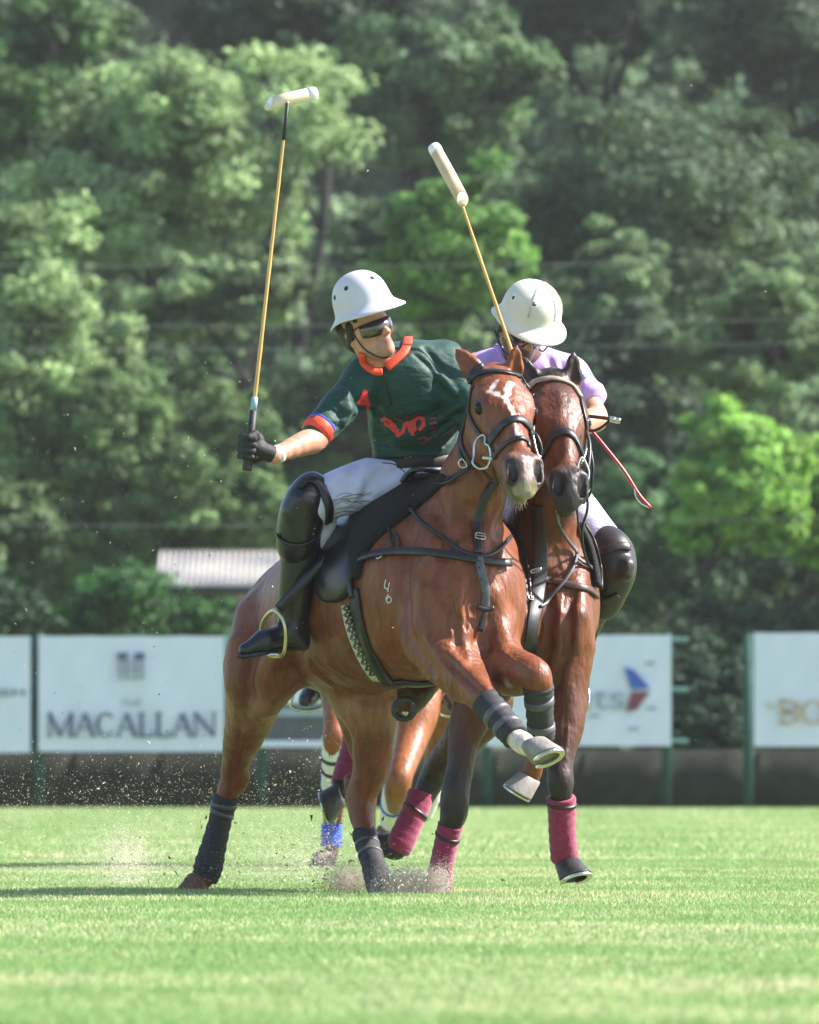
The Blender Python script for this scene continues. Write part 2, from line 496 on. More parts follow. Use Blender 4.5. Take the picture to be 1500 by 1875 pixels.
# ------------------------------------------------------------------ horses
def chain(pts, k=.03, lat=None, f=1.0):
    """pts: (Vector, radius)"""
    out = [Prim(pts[0][0], pts[1][0], pts[0][1], pts[1][1], k, lat, f)]
    Q = catmull([tuple(p) + (r,) for p, r in pts], 4)
    for a, b in zip(Q[:-1], Q[1:]):
        out.append(Prim(a[:3], b[:3], a[3], b[3], min(k, .010), lat, f))
    return out
def JL(lst):
    return [(J(x, y, d), r) for x, y, d, r in lst]
class Frame:
    def __init__(s, o, f, side, S=1.0):
        s.S = S; s.o = Vector(o); s.f = Vector(f).normalized()
        s.s = (Vector(side) - s.f * Vector(side).dot(s.f)).normalized()
        s.u = s.f.cross(s.s)      # for f down/forward and s to the picture's right this points up/forward
    def __call__(s, a, u, w): return s.o + s.f * a + s.u * u * s.S + s.s * w * s.S
def horse_head(F, k=.02):
    P = []; S = F.S
    A = lambda a, u, w, b, u2, w2, r1, r2, kk=.03, lat=None, f=1.0: P.append(Prim(F(a, u, w), F(b, u2, w2), r1 * S, r2 * S, kk, lat, f))
    A(.02, -.035, 0, .12, -.02, 0, .082, .088)                     # cranium
    A(.10, -.02, 0, .22, -.02, 0, .09, .078, .03, F.s, 1.08)        # forehead
    A(.2, -.012, 0, .36, -.012, 0, .067, .048, .04, F.s, .90)        # nasal bridge
    A(.34, -.012, 0, .50, -.022, 0, .048, .046, .03, F.s, .88)
    for w in (-1, 1):
        A(.15, .018, w * .068, .2, .016, w * .066, .026, .022, .03) # brow ridge over the eye
        A(.12, -.11, w * .052, .22, -.108, w * .050, .088, .074, .025, F.s, .5)   # flat round cheek
        A(.2, -.035, w * .056, .36, -.035, w * .04, .025, .016, .03) # facial crest
        A(.49, -.006, w * .036, .54, -.03, w * .038, .034, .032, .02)          # nostril flare
        A(.3, -.09, w * .02, .45, -.075, w * .018, .04, .03, .04)
    A(.46, -.035, 0, .55, -.045, 0, .050, .042, .03, F.s, 1.0)      # muzzle
    A(.55, -.042, 0, .582, -.058, 0, .030, .026, .02, F.s, 1.35)       # upper lip
    A(.2, -.13, 0, .5, -.088, 0, .055, .033, .04, F.s, .9)          # lower jaw
    A(.52, -.098, 0, .545, -.105, 0, .034, .027, .012, F.s, 1.15)      # chin
    for w in (-1, 1):
        P.append(Prim(F(.522, .024, w * .046), F(.558, -.018, w * .040), .022, .016, .008, sub=True))   # nostrils
        P.append(Prim(F(.175, -.005, w * .103), F(.18, -.005, w * .103), .021, .021, .012, sub=True))      # eye sockets
        P.append(Prim(F(.15, .01, w * .088), F(.185, .014, w * .084), .009, .009, .012))            # upper lid
        P.append(Prim(F(.3, .05, w * .045), F(.4, .035, w * .04), .012, .012, .03, sub=True))
    P.append(Prim(F(.578, -.082, -.05), F(.578, -.082, .05), .007, .007, .008, sub=True))    # mouth line
    return P
def ear(base, tip, face, r=.034):
    base, tip, face = Vector(base), Vector(tip), Vector(face).normalized()
    ax_ = (tip - base); n = ax_.normalized()
    lat = n.cross(face).normalized()
    m1 = base + ax_ * .4; m2 = base + ax_ * .75
    P = [Prim(base, m1, r * .85, r, .015, face, .62), Prim(m1, m2, r, r * .62, .01, face, .6), Prim(m2, tip, r * .62, .005, .01, face, .7)]
    P.append(Prim(base + ax_ * .22 + face * .019, base + ax_ * .8 + face * .012, r * .55, r * .2, .008, face, .7, sub=True))
    return P
def hoof(parent, top, toe, up, mt, size=1.0, shoe=True):
    """top: centre of the coronet; toe: direction the toe points; up: from sole to coronet"""
    up = Vector(up).normalized(); toe = Vector(toe); toe = (toe - up * toe.dot(up)).normalized(); sd_ = up.cross(toe)
    H = .075 * size; rings = []
    for t, rr, sh in ((0, .044, 0), (.08, .05, .002), (.5, .056, .014), (.93, .064, .028), (1.0, .064, .03)):
        c = Vector(top) - up * H * t + toe * sh * size
        ring = []
        for k in range(28):
            a = 2 * pi * k / 28
            x = cos(a); y = sin(a)
            rx = rr * size * (1.1 if x > 0 else .88)
            ring.append(c + toe * (x * rx) + sd_ * (y * rr * size * .95))
        rings.append(ring)
    # concave sole
    c = Vector(top) - up * H * 1.0 + toe * .03 * size
    for q, dz in ((.82, 0), (.7, .008), (.3, .012)):
        rings.append([c + (p - c) * q + up * dz * size for p in rings[4]])
    mb = MB(); mb.rings(rings)
    h = mb.build('hoof', mt, parent)
    if shoe:
        ms = MB(); pts = []
        for k in range(25):
            a = -2.55 + 5.1 * k / 24
            x = cos(a); y = sin(a); rx = .064 * size * (1.06 if x > 0 else .86)
            pts.append(c + toe * (x * rx) + sd_ * (y * .064 * size * .9) - up * .004)
        rr = []
        for i, p in enumerate(pts):
            n = (p - c).normalized()
            rr.append([p + n * .003, p + n * .003 - up * .007, p - n * .018 - up * .007, p - n * .018])
        ms.rings(rr); ms.build('horseshoe', M['steel'], h, smooth=False)
    return h
def wrap(name, pts, mt, parent, ripple=.0, seed=0, n=24, flat=None):
    pts = [(p[0], p[1], p[2], p[3] + .007) for p in pts]
    """a fabric boot or bandage: tube through (px,py,d,radius) with slight folds"""
    rnd = random.Random(seed)
    Q = catmull([tuple(J(x, y, d)) + (r,) for x, y, d, r in pts], 8)
    P = [Vector(q[:3]) for q in Q]; R = [q[3] for q in Q]
    rings = []; u = None
    m = len(P)
    for i in range(m):
        t = (P[min(i + 1, m - 1)] - P[max(i - 1, 0)]).normalized()
        if u is None: u = t.cross(Vector((0, 1, 0))).normalized()
        u = (u - t * u.dot(t)).normalized(); w = t.cross(u)
        ring = []
        for k in range(n):
            a = 2 * pi * k / n
            rr = R[i] * (1 + ripple * sin(i * 1.9 + a * 1.0 + seed) + .3 * ripple * sin(i * 4.1 - a * 2) + .02 * sin(3 * a + i * .3))
            ring.append(P[i] + (u * cos(a) + w * sin(a)) * rr)
        rings.append(ring)
    # rolled edges
    c0 = P[0]; c1 = P[-1]
    rings = [[c0 + (p - c0) * .8 for p in rings[0]]] + rings + [[c1 + (p - c1) * .8 for p in rings[-1]]]
    mb = MB(); mb.rings(rings)
    o = mb.build(name, mt, parent)
    BV[o.name] = BVHTree.FromPolygons([tuple(v) for v in mb.v], mb.f)
    return o
def band(name, wpts, t0, mt, parent, width, grow=.002, tilt=0.0, n=28):
    grow += .0062
    """a strap round a wrap at fraction t0 of its length"""
    Q = catmull([tuple(J(x, y, d)) + (r,) for x, y, d, r in wpts], 12)
    i = int(t0 * (len(Q) - 2)); q = Q[i]; q2 = Q[min(i + 1, len(Q) - 1)]; q0 = Q[max(i - 1, 0)]
    t = (Vector(q2[:3]) - Vector(q0[:3])).normalized(); c = Vector(q[:3])
    u = t.cross(Vector((0, 1, 0))).normalized(); w = t.cross(u)
    rings = []
    for dz, g in ((-.5, 0), (-.42, grow), (.42, grow), (.5, 0)):
        rings.append([c + t * (dz * width + tilt * cos(a)) + (u * cos(a) + w * sin(a)) * (q[3] + g + .0015) for a in [2 * pi * k / n for k in range(n)]])
    mb = MB(); mb.rings(rings)
    return mb.build(name, mt, parent)
def seg_dist(V, a, b):
    a = np.array(a); b = np.array(b); ba = b - a
    t = np.clip(((V - a) @ ba) / (ba @ ba), 0, 1)
    return np.linalg.norm(V - a - t[:, None] * ba, axis=1), t
def sstep(x, a, b):
    t = np.clip((x - a) / (b - a), 0, 1); return t * t * (3 - 2 * t)
def mixc(C, col, w):
    return C + (np.array(col) - C) * w[:, None]
def vnoise(V, s, seed=0):
    r = np.random.RandomState(seed); out = np.zeros(len(V))
    for i in range(5):
        d = r.normal(size=3); d /= np.linalg.norm(d)
        out += np.sin(V @ d * s * (1 + .35 * i) + r.uniform(0, 6.28)) / 5
    return out

# ---------------- chestnut horse (nearer, on the left)
L1 = Vector((.87, .5, 0)); H1 = Vector((.5, -.87, 0))
horse1 = empty('horse', J(640, 1640, .2) * 1.0, 'chestnut horse with white blaze and black leg boots, under the rider in green', 'horse', 'polo horses at the gallop')
horse1.location.z = 0
h1 = []
T = lambda x, y, d, x2, y2, d2, r1, r2, f=.8, k=.06, lat=None: h1.append(Prim(J(x, y, d), J(x2, y2, d2), r1, r2, k, lat or L1, f))
h1 += chain(JL([(560, 1136, .80, .24), (610, 1122, .56, .285), (660, 1110, .32, .32), (760, 1084, -.02, .335), (838, 1088, -.30, .27)]), .01, L1, .87)
T(780, 940, .02, 700, 960, .35, .12, .12, .7)                  # withers and back
T(515, 1150, .82, 482, 1215, .70, .16, .15, .9)                # thigh masses
T(600, 1130, .85, 640, 1210, .62, .19, .15, .8)
T(548, 1085, .92, 565, 1070, .95, .13, .13, 1.0)
# shoulder and breast muscles
T(800, 1010, -.28, 822, 1135, -.48, .13, .13, .75, .05)
T(895, 1020, -.12, 905, 1140, -.33, .13, .125, .75, .05)
T(845, 1150, -.50, 850, 1170, -.50, .085, .085, 1.0, .035)
T(900, 1150, -.45, 905, 1170, -.44, .08, .08, 1.0, .035)
T(875, 1090, -.46, 885, 1180, -.46, .07, .06, 1.0, .05)
# neck
h1 += [Prim(J(830, 1000, -.16), J(862, 900, -.30), .215, .15, .07, L1, .72), Prim(J(862, 900, -.30), J(899, 765, -.42), .15, .088, .03, L1, .78),
       Prim(J(899, 765, -.42), J(905, 705, -.46), .088, .08, .03, L1, .9)]
F1 = Frame(J(909, 694, -.50), (.185, -.73, -.62), (.965, .27, -.08), 1.1)
h1 += horse_head(F1)
h1 += ear(F1(.01, .01, -.058), J(836, 640, -.5), (-.1, -1, .1), .036)
h1 += ear(F1(-.0, .0, .06), J(946, 633, -.5), (.35, -1, .1), .034)
# hind legs
hr = JL([(500, 1150, .74, .15), (478, 1235, .66, .125), (455, 1320, .78, .088), (432, 1395, .93, .052), (430, 1428, .97, .048), (416, 1455, .98, .036), (404, 1500, 1.0, .027), (393, 1550, 1.01, .027), (382, 1585, 1.02, .033), (374, 1612, 1.0, .032)])
h1 += chain(hr, .05)
h1 += [Prim(J(447, 1425, .95), J(440, 1440, .97), .024, .018, .02)]
h1 += [Prim(J(440, 1300, .88), J(432, 1380, 1.0), .05, .03, .05), Prim(J(520, 1240, .52), J(490, 1290, .58), .07, .05, .06)]
hl = JL([(640, 1180, .62, .15), (665, 1265, .42, .125), (683, 1330, .38, .085), (678, 1410, .40, .062), (662, 1455, .42, .053), (662, 1490, .40, .046), (669, 1530, .34, .034), (686, 1590, .2, .028), (697, 1618, .12, .033), (703, 1632, .08, .03)])
h1 += chain(hl, .05)
h1 += [Prim(J(644, 1430, .5), J(648, 1460, .5), .03, .026, .03), Prim(J(640, 1290, .52), J(660, 1380, .5), .06, .04, .05)]
# fore legs
fr = JL([(800, 1165, -.42, .13), (838, 1222, -.58, .092), (872, 1262, -.72, .066), (896, 1289, -.82, .050), (910, 1308, -.86, .040), (938, 1345, -.93, .032), (952, 1358, -.96, .036), (972, 1368, -1.02, .032)])
h1 += chain(fr, .045)
h1 += [Prim(J(815, 1215, -.5), J(850, 1258, -.62), .06, .05, .05), Prim(J(888, 1272, -.84), J(900, 1290, -.86), .026, .024, .02)]
fl = JL([(885, 1200, -.34, .12), (930, 1226, -.56, .09), (970, 1232, -.76, .064), (984, 1245, -.80, .050), (987, 1270, -.77, .038), (991, 1340, -.68, .031), (990, 1365, -.66, .036), (978, 1400, -.63, .031), (972, 1420, -.62, .035)])
h1 += chain(fl, .045)
h1 += [Prim(J(905, 1225, -.5), J(945, 1245, -.66), .05, .045, .05)]
# groin, sheath and skin folds, muscle grooves
def groove(pts, d, r, k=.02):
    Q = [J(x, y, d) for x, y in pts]
    for a, b in zip(Q[:-1], Q[1:]): h1.append(Prim(a, b, r, r, k, sub=True))
def groove_on(prims, marks, probe):
    """dents laid where the eye sees them, at the skin of an unsculpted pass"""
    for pts, r, k, deep in marks:
        Q = []
        for x, y in pts:
            hh = hit(x, y, [probe])
            if hh: Q.append(hh[0] + Vector(hh[1]) * (r - deep))
        for a, b in zip(Q[:-1], Q[1:]): prims.append(Prim(a, b, r, r, k, sub=True))
def ridge_on(prims, marks, probe):
    for pts, r, k, high in marks:
        Q = []
        for x, y in pts:
            hh = hit(x, y, [probe])
            if hh: Q.append(hh[0] - Vector(hh[1]) * (r - high))
        for a, b in zip(Q[:-1], Q[1:]): prims.append(Prim(a, b, r, r, k))
class Probe:
    def __init__(s, prims, h):
        V, F = sdf_skin(prims, h); s.name = 'probe%d' % id(s)
        BV[s.name] = BVHTree.FromPolygons([tuple(v) for v in V], [tuple(f) for f in F])
pr = Probe(h1, .02)
VEINS = True
ridge_on(h1, [([(835, 1075), (845, 1110), (850, 1150)], .03, .025, .008), ([(822, 1090), (832, 1130), (840, 1170)], .025, .02, .007),
              ([(800, 1010), (775, 1080), (770, 1140)], .05, .05, .010), ([(905, 1090), (925, 1140), (920, 1190)], .04, .03, .01),
              ([(860, 1120), (868, 1160)], .018, .015, .006), ([(690, 1040), (700, 1180)], .06, .06, .008),
              ([(790, 1180), (840, 1225), (880, 1260)], .03, .03, .006), ([(445, 1090), (430, 1180), (425, 1260)], .05, .05, .008),
              ([(510, 1160), (480, 1240)], .06, .05, .008), ([(880, 1000), (885, 1060)], .035, .03, .006),
              ([(792, 1195), (815, 1180), (838, 1172)], .006, .010, .004), ([(838, 1172), (850, 1130), (842, 1100)], .005, .010, .004), ([(700, 1190), (725, 1215), (748, 1225), (790, 1235)], .005, .012, .003),
              ([(600, 1215), (650, 1245), (700, 1262)], .006, .014, .003), ([(845, 1240), (870, 1262), (885, 1280)], .005, .008, .003), ([(925, 1195), (950, 1215), (965, 1228)], .005, .008, .003),
              ([(912, 1050), (925, 1090), (918, 1120)], .006, .01, .004), ([(440, 1250), (455, 1300), (448, 1370)], .006, .012, .003), ([(660, 1330), (655, 1400)], .006, .01, .003),
              ([(880, 830), (895, 815), (905, 790)], .004, .008, .0025), ([(868, 775), (880, 800)], .004, .008, .0025), ([(905, 940), (890, 985)], .02, .03, .004), ([(780, 960), (800, 1000), (806, 1050)], .03, .04, .005),
              ([(820, 920), (840, 960), (850, 1000)], .025, .04, .005)], pr)
groove_on(h1, [([(820, 1100), (835, 1140), (838, 1180), (850, 1205)], .014, .02, .007), ([(868, 1070), (866, 1120), (875, 1170), (868, 1215)], .016, .03, .008),
               ([(745, 1000), (738, 1080), (750, 1170), (790, 1225)], .02, .05, .006), ([(895, 1190), (880, 1215)], .012, .02, .006),
               ([(815, 1205), (850, 1240), (885, 1270)], .01, .02, .003), ([(560, 1170), (530, 1230), (545, 1270)], .02, .05, .008),
               ([(850, 1105), (853, 1150)], .009, .012, .004), ([(560, 1200), (620, 1260), (680, 1282)], .012, .03, .003),
               ([(470, 1180), (455, 1270), (447, 1330)], .014, .04, .006), ([(905, 930), (903, 1010)], .015, .03, .005), ([(856, 812), (866, 845), (886, 872), (905, 888)], .012, .012, .008), ([(905, 762), (915, 800), (925, 830)], .02, .03, .004),
               ([(860, 930), (820, 1000), (800, 1060)], .015, .05, .004)], pr)
ORANGE = np.array((.27, .085, .026))
def color_h1(V):
    C = np.tile(np.array((.168, .047, .0155)), (len(V), 1))
    n = vnoise(V, 9, 1)
    C *= (1 + .12 * n)[:, None]
    C = mixc(C, (.34, .17, .085), .6 * sstep(-V[:, 2], -.80, -.66) * (V[:, 1] > -.3) * sstep(V[:, 2], .55, .66))     # paler belly
    # blaze, star and muzzle in the head's own frame
    R = V - np.array(F1.o)
    a = R @ np.array(F1.f); u = R @ np.array(F1.u); w = R @ np.array(F1.s) / F1.S; u = u / F1.S
    nn = .006 * vnoise(V, 90, 3) + .005 * vnoise(V, 210, 4)
    def paint(pts, r0, r1, col, w8=1.0, soft=.004):
        nonlocal C
        Q = [hit(x, y, [pr]) for x, y in pts]; Q = [q[0] for q in Q if q]
        for i, (p, q) in enumerate(zip(Q[:-1], Q[1:])):
            d, t = seg_dist(V, p, q); rr = r0 + (r1 - r0) * (i + t) / max(1, len(Q) - 1)
            C = mixc(C, col, (1 - sstep(d + nn, rr, rr + soft)) * w8)
    WH = (.66, .58, .54)
    d_, _ = seg_dist(V, F1(.175, .0, -.1), F1(.18, .0, -.1))
    paint([(910, 698), (903, 708), (897, 716)], .003, .004, WH, .6, .008); paint([(899, 718), (912, 723), (925, 731)], .004, .006, WH, .8, .008)
    paint([(936, 702), (930, 715), (925, 728)], .007, .007, WH, 1, .007); paint([(925, 730), (931, 742), (938, 756), (944, 776), (949, 800)], .006, .003, WH, 1, .005)
    mz = sstep(a + .3 * nn, .445, .5) * (np.linalg.norm(R - np.outer(a, np.array(F1.f)), axis=1) < .16)
    C = mixc(C, (.115, .075, .065), .85 * mz)
    snip = (np.abs(w - .004) < .013 + nn) & (a > .49) & (u > -.04)
    C = mixc(C, (.36, .28, .26), snip * 1.0 * (mz > .3))
    C = mixc(C, (.30, .27, .17), sstep(a, .572, .592) * .7 * (mz > .3)); C = mixc(C, (.15, .12, .105), sstep(-u, .07, .10) * .7 * (mz > .3))
    for w_ in (-1, 1):
        d, _ = seg_dist(V, F1(.5, .0, w_ * .044), F1(.56, -.03, w_ * .04)); C = mixc(C, (.02, .012, .012), 1 - sstep(d, .020, .027))
        d, _ = seg_dist(V, F1(.175, .0, w_ * .095), F1(.18, .0, w_ * .095)); C = mixc(C, (.05, .025, .02), 1 - sstep(d, .022, .034))
    # white sock on the raised fore leg
    d, t = seg_dist(V, J(930, 1335, -.92), J(985, 1372, -1.04)); C = mixc(C, (.55, .46, .39), (1 - sstep(d, .05, .07)) * sstep(t, .1, .35))
    d, _ = seg_dist(V, J(935, 1247, -.72), J(938, 1249, -.72)); C = mixc(C, (.55, .45, .4), (1 - sstep(d + nn, .012, .03)) * .5)
    return C
def vein_paths(probe, lst):
    out = []
    for pts, r, hg in lst:
        Q = [hit(x, y, [probe]) for x, y in catmull(pts, 4)]; Q = [q[0] for q in Q if q]
        if len(Q) > 1: out.append((Q, r, hg))
    return out
VE1 = vein_paths(pr, [([(792, 1192), (812, 1180), (828, 1186), (845, 1172)], .006, .0045), ([(845, 1172), (850, 1140), (840, 1112), (846, 1085)], .006, .004), ([(700, 1190), (720, 1212), (748, 1222), (775, 1240), (800, 1244)], .007, .004),
   ([(590, 1205), (625, 1232), (655, 1245), (690, 1268), (712, 1270)], .007, .004), ([(655, 1245), (668, 1225), (690, 1215)], .006, .003), ([(838, 1232), (862, 1258), (880, 1274)], .005, .004), ([(850, 1225), (872, 1240), (892, 1268)], .004, .003),
   ([(920, 1192), (945, 1212), (968, 1224)], .005, .004), ([(915, 1045), (927, 1080), (916, 1115), (922, 1150)], .006, .0045), ([(436, 1250), (452, 1300), (444, 1370), (440, 1400)], .006, .004), ([(660, 1310), (652, 1370), (658, 1430)], .006, .004),
   ([(868, 775), (882, 795), (892, 818)], .0045, .003), ([(880, 835), (893, 822), (905, 826)], .004, .003), ([(942, 748), (958, 760), (965, 785)], .0045, .003), ([(790, 950), (806, 985), (812, 1035)], .008, .004), ([(770, 1110), (775, 1150), (790, 1180)], .008, .004),
   ([(820, 1075), (828, 1110), (832, 1150), (845, 1185)], .007, -.006), ([(866, 1080), (864, 1120), (870, 1160)], .006, -.007), ([(852, 1090), (856, 1130), (850, 1165)], .006, -.005), ([(895, 1130), (898, 1170), (888, 1205)], .007, -.005), ([(900, 1165), (915, 1185), (935, 1190)], .006, -.005),
   ([(690, 1100), (700, 1160), (722, 1200)], .009, .003), ([(560, 1180), (575, 1215), (600, 1235)], .008, -.005), ([(880, 905), (878, 950)], .008, .004), ([(858, 930), (850, 975), (855, 1005)], .009, -.004), ([(905, 745), (915, 765), (918, 790)], .005, .003)])
body1 = skin_obj('body', h1, .0064, M['coat'], horse1, color_h1, fine=(None, None, (1.72, 2.05)), hf=.005, relax=7, relax_top=1.75, lump=.0040, veins=VE1)

# ---------------- bay horse (behind it, on the right)
L2 = Vector((.93, .37, 0))
horse2 = empty('horse', Vector((0.1, .7, 0)), 'dark bay horse with maroon leg bandages pressed against the chestnut horse', 'horse', 'polo horses at the gallop')
h2 = []
T2 = lambda x, y, d, x2, y2, d2, r1, r2, f=.8, k=.06, lat=None: h2.append(Prim(J(x, y, d), J(x2, y2, d2), r1, r2, k, lat or L2, f))
h2 += chain(JL([(810, 1125, 1.45, .24), (890, 1105, .95, .31), (950, 1095, .55, .32), (992, 1110, .2, .25)]), .01, L2, .84)
T2(960, 950, .6, 900, 960, .95, .12, .12, .7)
T2(1030, 1030, .2, 1036, 1150, .0, .13, .12, .8, .05)
T2(950, 1030, .15, 945, 1150, -.05, .12, .12, .8, .05)
T2(1000, 1120, .0, 1000, 1190, .0, .09, .08, 1.0, .05)
T2(1036, 1190, .0, 1036, 1210, .0, .08, .08, 1.0, .04)
h2 += [Prim(J(985, 1010, .2), J(1000, 890, .0), .19, .135, .07, L2, .74), Prim(J(1000, 890, .0), J(1010, 760, -.13), .135, .10, .05, L2, .8), Prim(J(1010, 760, -.13), J(1012, 715, -.17), .1, .088, .04, L2, .9)]
F2 = Frame(J(1017, 712, -.20), (.09, -.72, -.66), (.985, .14, -.13), 1.06)
h2 += horse_head(F2)
h2 += ear(F2(.0, .0, -.06), J(952, 652, -.2), (-.1, -1, .1), .034)
h2 += ear(F2(-.0, .0, .06), J(1050, 645, -.2), (.45, -1, .1), .036)
b_fl = JL([(1030, 1190, .05, .115), (1032, 1260, .02, .088), (1034, 1330, -.04, .066), (1026, 1395, -.1, .046), (1026, 1432, -.12, .048), (1028, 1465, -.1, .036), (1032, 1550, -.04, .032), (1035, 1575, .0, .036)])
h2 += chain(b_fl, .045)
h2 += [Prim(J(1046, 1270, .04), J(1040, 1350, -.02), .045, .035, .05)]
b_fr = JL([(930, 1180, .1, .125), (880, 1270, .1, .095), (850, 1350, .08, .058), (843, 1400, .06, .048), (834, 1455, .05, .052), (832, 1490, .05, .046), (824, 1515, .06, .036), (810, 1580, .1, .032), (800, 1630, .12, .034)])
h2 += chain(b_fr, .045)
b_hl = JL([(850, 1180, 1.3, .15), (885, 1280, 1.0, .11), (850, 1350, 1.05, .075), (800, 1410, 1.2, .052), (785, 1440, 1.22, .045), (765, 1480, 1.2, .034), (742, 1530, 1.18, .031), (725, 1556, 1.18, .037), (707, 1550, 1.2, .03)])
h2 += chain(b_hl, .045)
b_hr = JL([(770, 1180, 1.4, .15), (735, 1260, 1.2, .11), (700, 1290, 1.35, .07), (664, 1320, 1.5, .05), (654, 1340, 1.5, .042), (644, 1365, 1.48, .033), (632, 1420, 1.42, .031), (627, 1440, 1.4, .036), (618, 1452, 1.38, .03)])
h2 += chain(b_hr, .045)
pr2 = Probe(h2, .02)
ridge_on(h2, [([(1060, 1060), (1062, 1120), (1050, 1180)], .035, .03, .009), ([(1020, 1130), (1028, 1190), (1020, 1240)], .04, .03, .009), ([(990, 1000), (992, 1060)], .04, .03, .008), ([(1050, 1240), (1040, 1300)], .03, .03, .006), ([(1026, 720), (1028, 760)], .012, .012, .003), ([(1070, 1060), (1060, 1130)], .006, .01, .004), ([(1045, 1210), (1030, 1270), (1022, 1340)], .006, .01, .004), ([(1010, 1150), (1022, 1220)], .006, .01, .003), ([(1050, 800), (1058, 770)], .005, .008, .003)], pr2)
groove_on(h2, [([(1003, 1060), (1005, 1130), (995, 1200), (985, 1240)], .018, .03, .010), ([(1035, 1200), (1020, 1250), (1000, 1290)], .012, .02, .006), ([(1048, 1080), (1042, 1140), (1040, 1200)], .014, .02, .006)], pr2)
def color_h2(V):
    C = np.tile(np.array((.080, .022, .010)), (len(V), 1))
    C *= (1 + .15 * vnoise(V, 9, 5))[:, None]
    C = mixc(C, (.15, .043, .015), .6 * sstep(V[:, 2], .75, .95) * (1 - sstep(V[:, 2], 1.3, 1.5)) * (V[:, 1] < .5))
    C = mixc(C, (.018, .013, .012), 1 - sstep(V[:, 2] + .03 * vnoise(V, 20, 6), .40, .62))
    R = V - np.array(F2.o)
    a = R @ np.array(F2.f); w = R @ np.array(F2.s); rr = np.linalg.norm(R - np.outer(a, np.array(F2.f)), axis=1)
    C = mixc(C, (.125, .040, .018), .8 * (rr < .16) * (a > -.02))
    C = mixc(C, (.022, .016, .015), sstep(a + .01 * vnoise(V, 60, 8), .42, .5) * (rr < .16))
    C = mixc(C, (.03, .02, .018), .5 * sstep(-a, -.30, -.1) * sstep(-np.abs(w), -.05, -.02) * (rr < .14) * (a > -.05))
    C = mixc(C, (.025, .016, .014), sstep(-a, -.03, .03) * (rr < .3) * (V[:, 2] > 1.88))
    return C
VE2 = vein_paths(pr2, [([(1072, 1060), (1066, 1100), (1058, 1140)], .006, .0045), ([(1050, 1205), (1036, 1260), (1028, 1320)], .006, .004), ([(1012, 1150), (1024, 1190), (1020, 1230)], .006, .004), ([(1050, 800), (1058, 775), (1066, 760)], .0045, .003), ([(1005, 1060), (1000, 1120), (1006, 1180), (996, 1230)], .008, -.007), ([(1035, 1090), (1030, 1140), (1036, 1190)], .007, -.006), ([(1020, 1000), (1030, 1040)], .008, .004), ([(1040, 1330), (1036, 1390)], .005, .004)])
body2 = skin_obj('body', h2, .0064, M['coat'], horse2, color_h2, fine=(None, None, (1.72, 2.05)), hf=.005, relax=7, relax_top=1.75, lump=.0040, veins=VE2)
# ------------------------------------------------------------------ legs: hooves, boots, bandages, eyes
for fr_, hs, B_ in ((F1, horse1, body1), (F2, horse2, body2)):
    for w in (-1, 1):
        mb = MB(); c = fr_(.178, -.003, w * .086); R_ = .026
        for la in range(1):
            rings = []
            for i in range(1, 10):
                a = pi * i / 10
                rings.append([c + (fr_.f * cos(b) * sin(a) + fr_.s * sin(b) * sin(a) + fr_.u * cos(a)) * R_ for b in [2 * pi * k / 14 for k in range(14)]])
            mb.rings(rings)
        mb.build('eye', M['eye'], hs)
def boot_set(parent, pts, seed, bands, mt='neoprene', bm='grey_strap', name='leg_boot', ripple=.035, bw=.022):
    w_ = wrap(name, pts, M[mt], parent, ripple, seed)
    for t, tl in bands: band('boot_strap' if mt == 'neoprene' else 'bandage_tape', pts, t, M[bm], w_, bw, .0025, tl)
    return w_
W1 = [(414, 1458, .98, .043), (405, 1495, 1.0, .037), (393, 1545, 1.01, .041), (381, 1588, 1.02, .048), (374, 1614, 1.02, .040)]
boot_set(horse1, W1, 1, [(.22, .006), (.12, -.004)], bw=.02)
W2 = [(666, 1526, .36, .038), (677, 1560, .28, .036), (688, 1595, .2, .040), (698, 1625, .1, .046), (704, 1637, .08, .045)]
boot_set(horse1, W2, 2, [(.18, .005), (.3, .006)], bw=.016)
W3 = [(890, 1284, -.82, .050), (908, 1306, -.86, .046), (928, 1330, -.9, .044), (944, 1350, -.94, .043)]
boot_set(horse1, W3, 3, [(.4, -.004), (.72, .004)], bw=.030)
W4 = [(985, 1254, -.79, .050), (987, 1280, -.76, .045), (990, 1320, -.71, .042), (992, 1352, -.68, .041)]
boot_set(horse1, W4, 4, [(.38, -.002), (.82, .002)], bw=.032)
hoof(horse1, GZ(370, 1.02, .066) , (-.9, -.35, 0), (.12, .1, 1), M['brown_hoof'], .92)
hoof(horse1, GZ(702, .07, .066), (-.1, -1, 0), (0, .05, 1), M['hoof'], .88)
hoof(horse1, J(973, 1360, -1.02), (.93, -.1, .1), (-.34, .42, .84), M['pale_hoof'], .98)
hoof(horse1, J(972, 1421, -.62), (-.55, -.75, -.3), (.50, -.1, .80), M['pale_hoof'], .92)
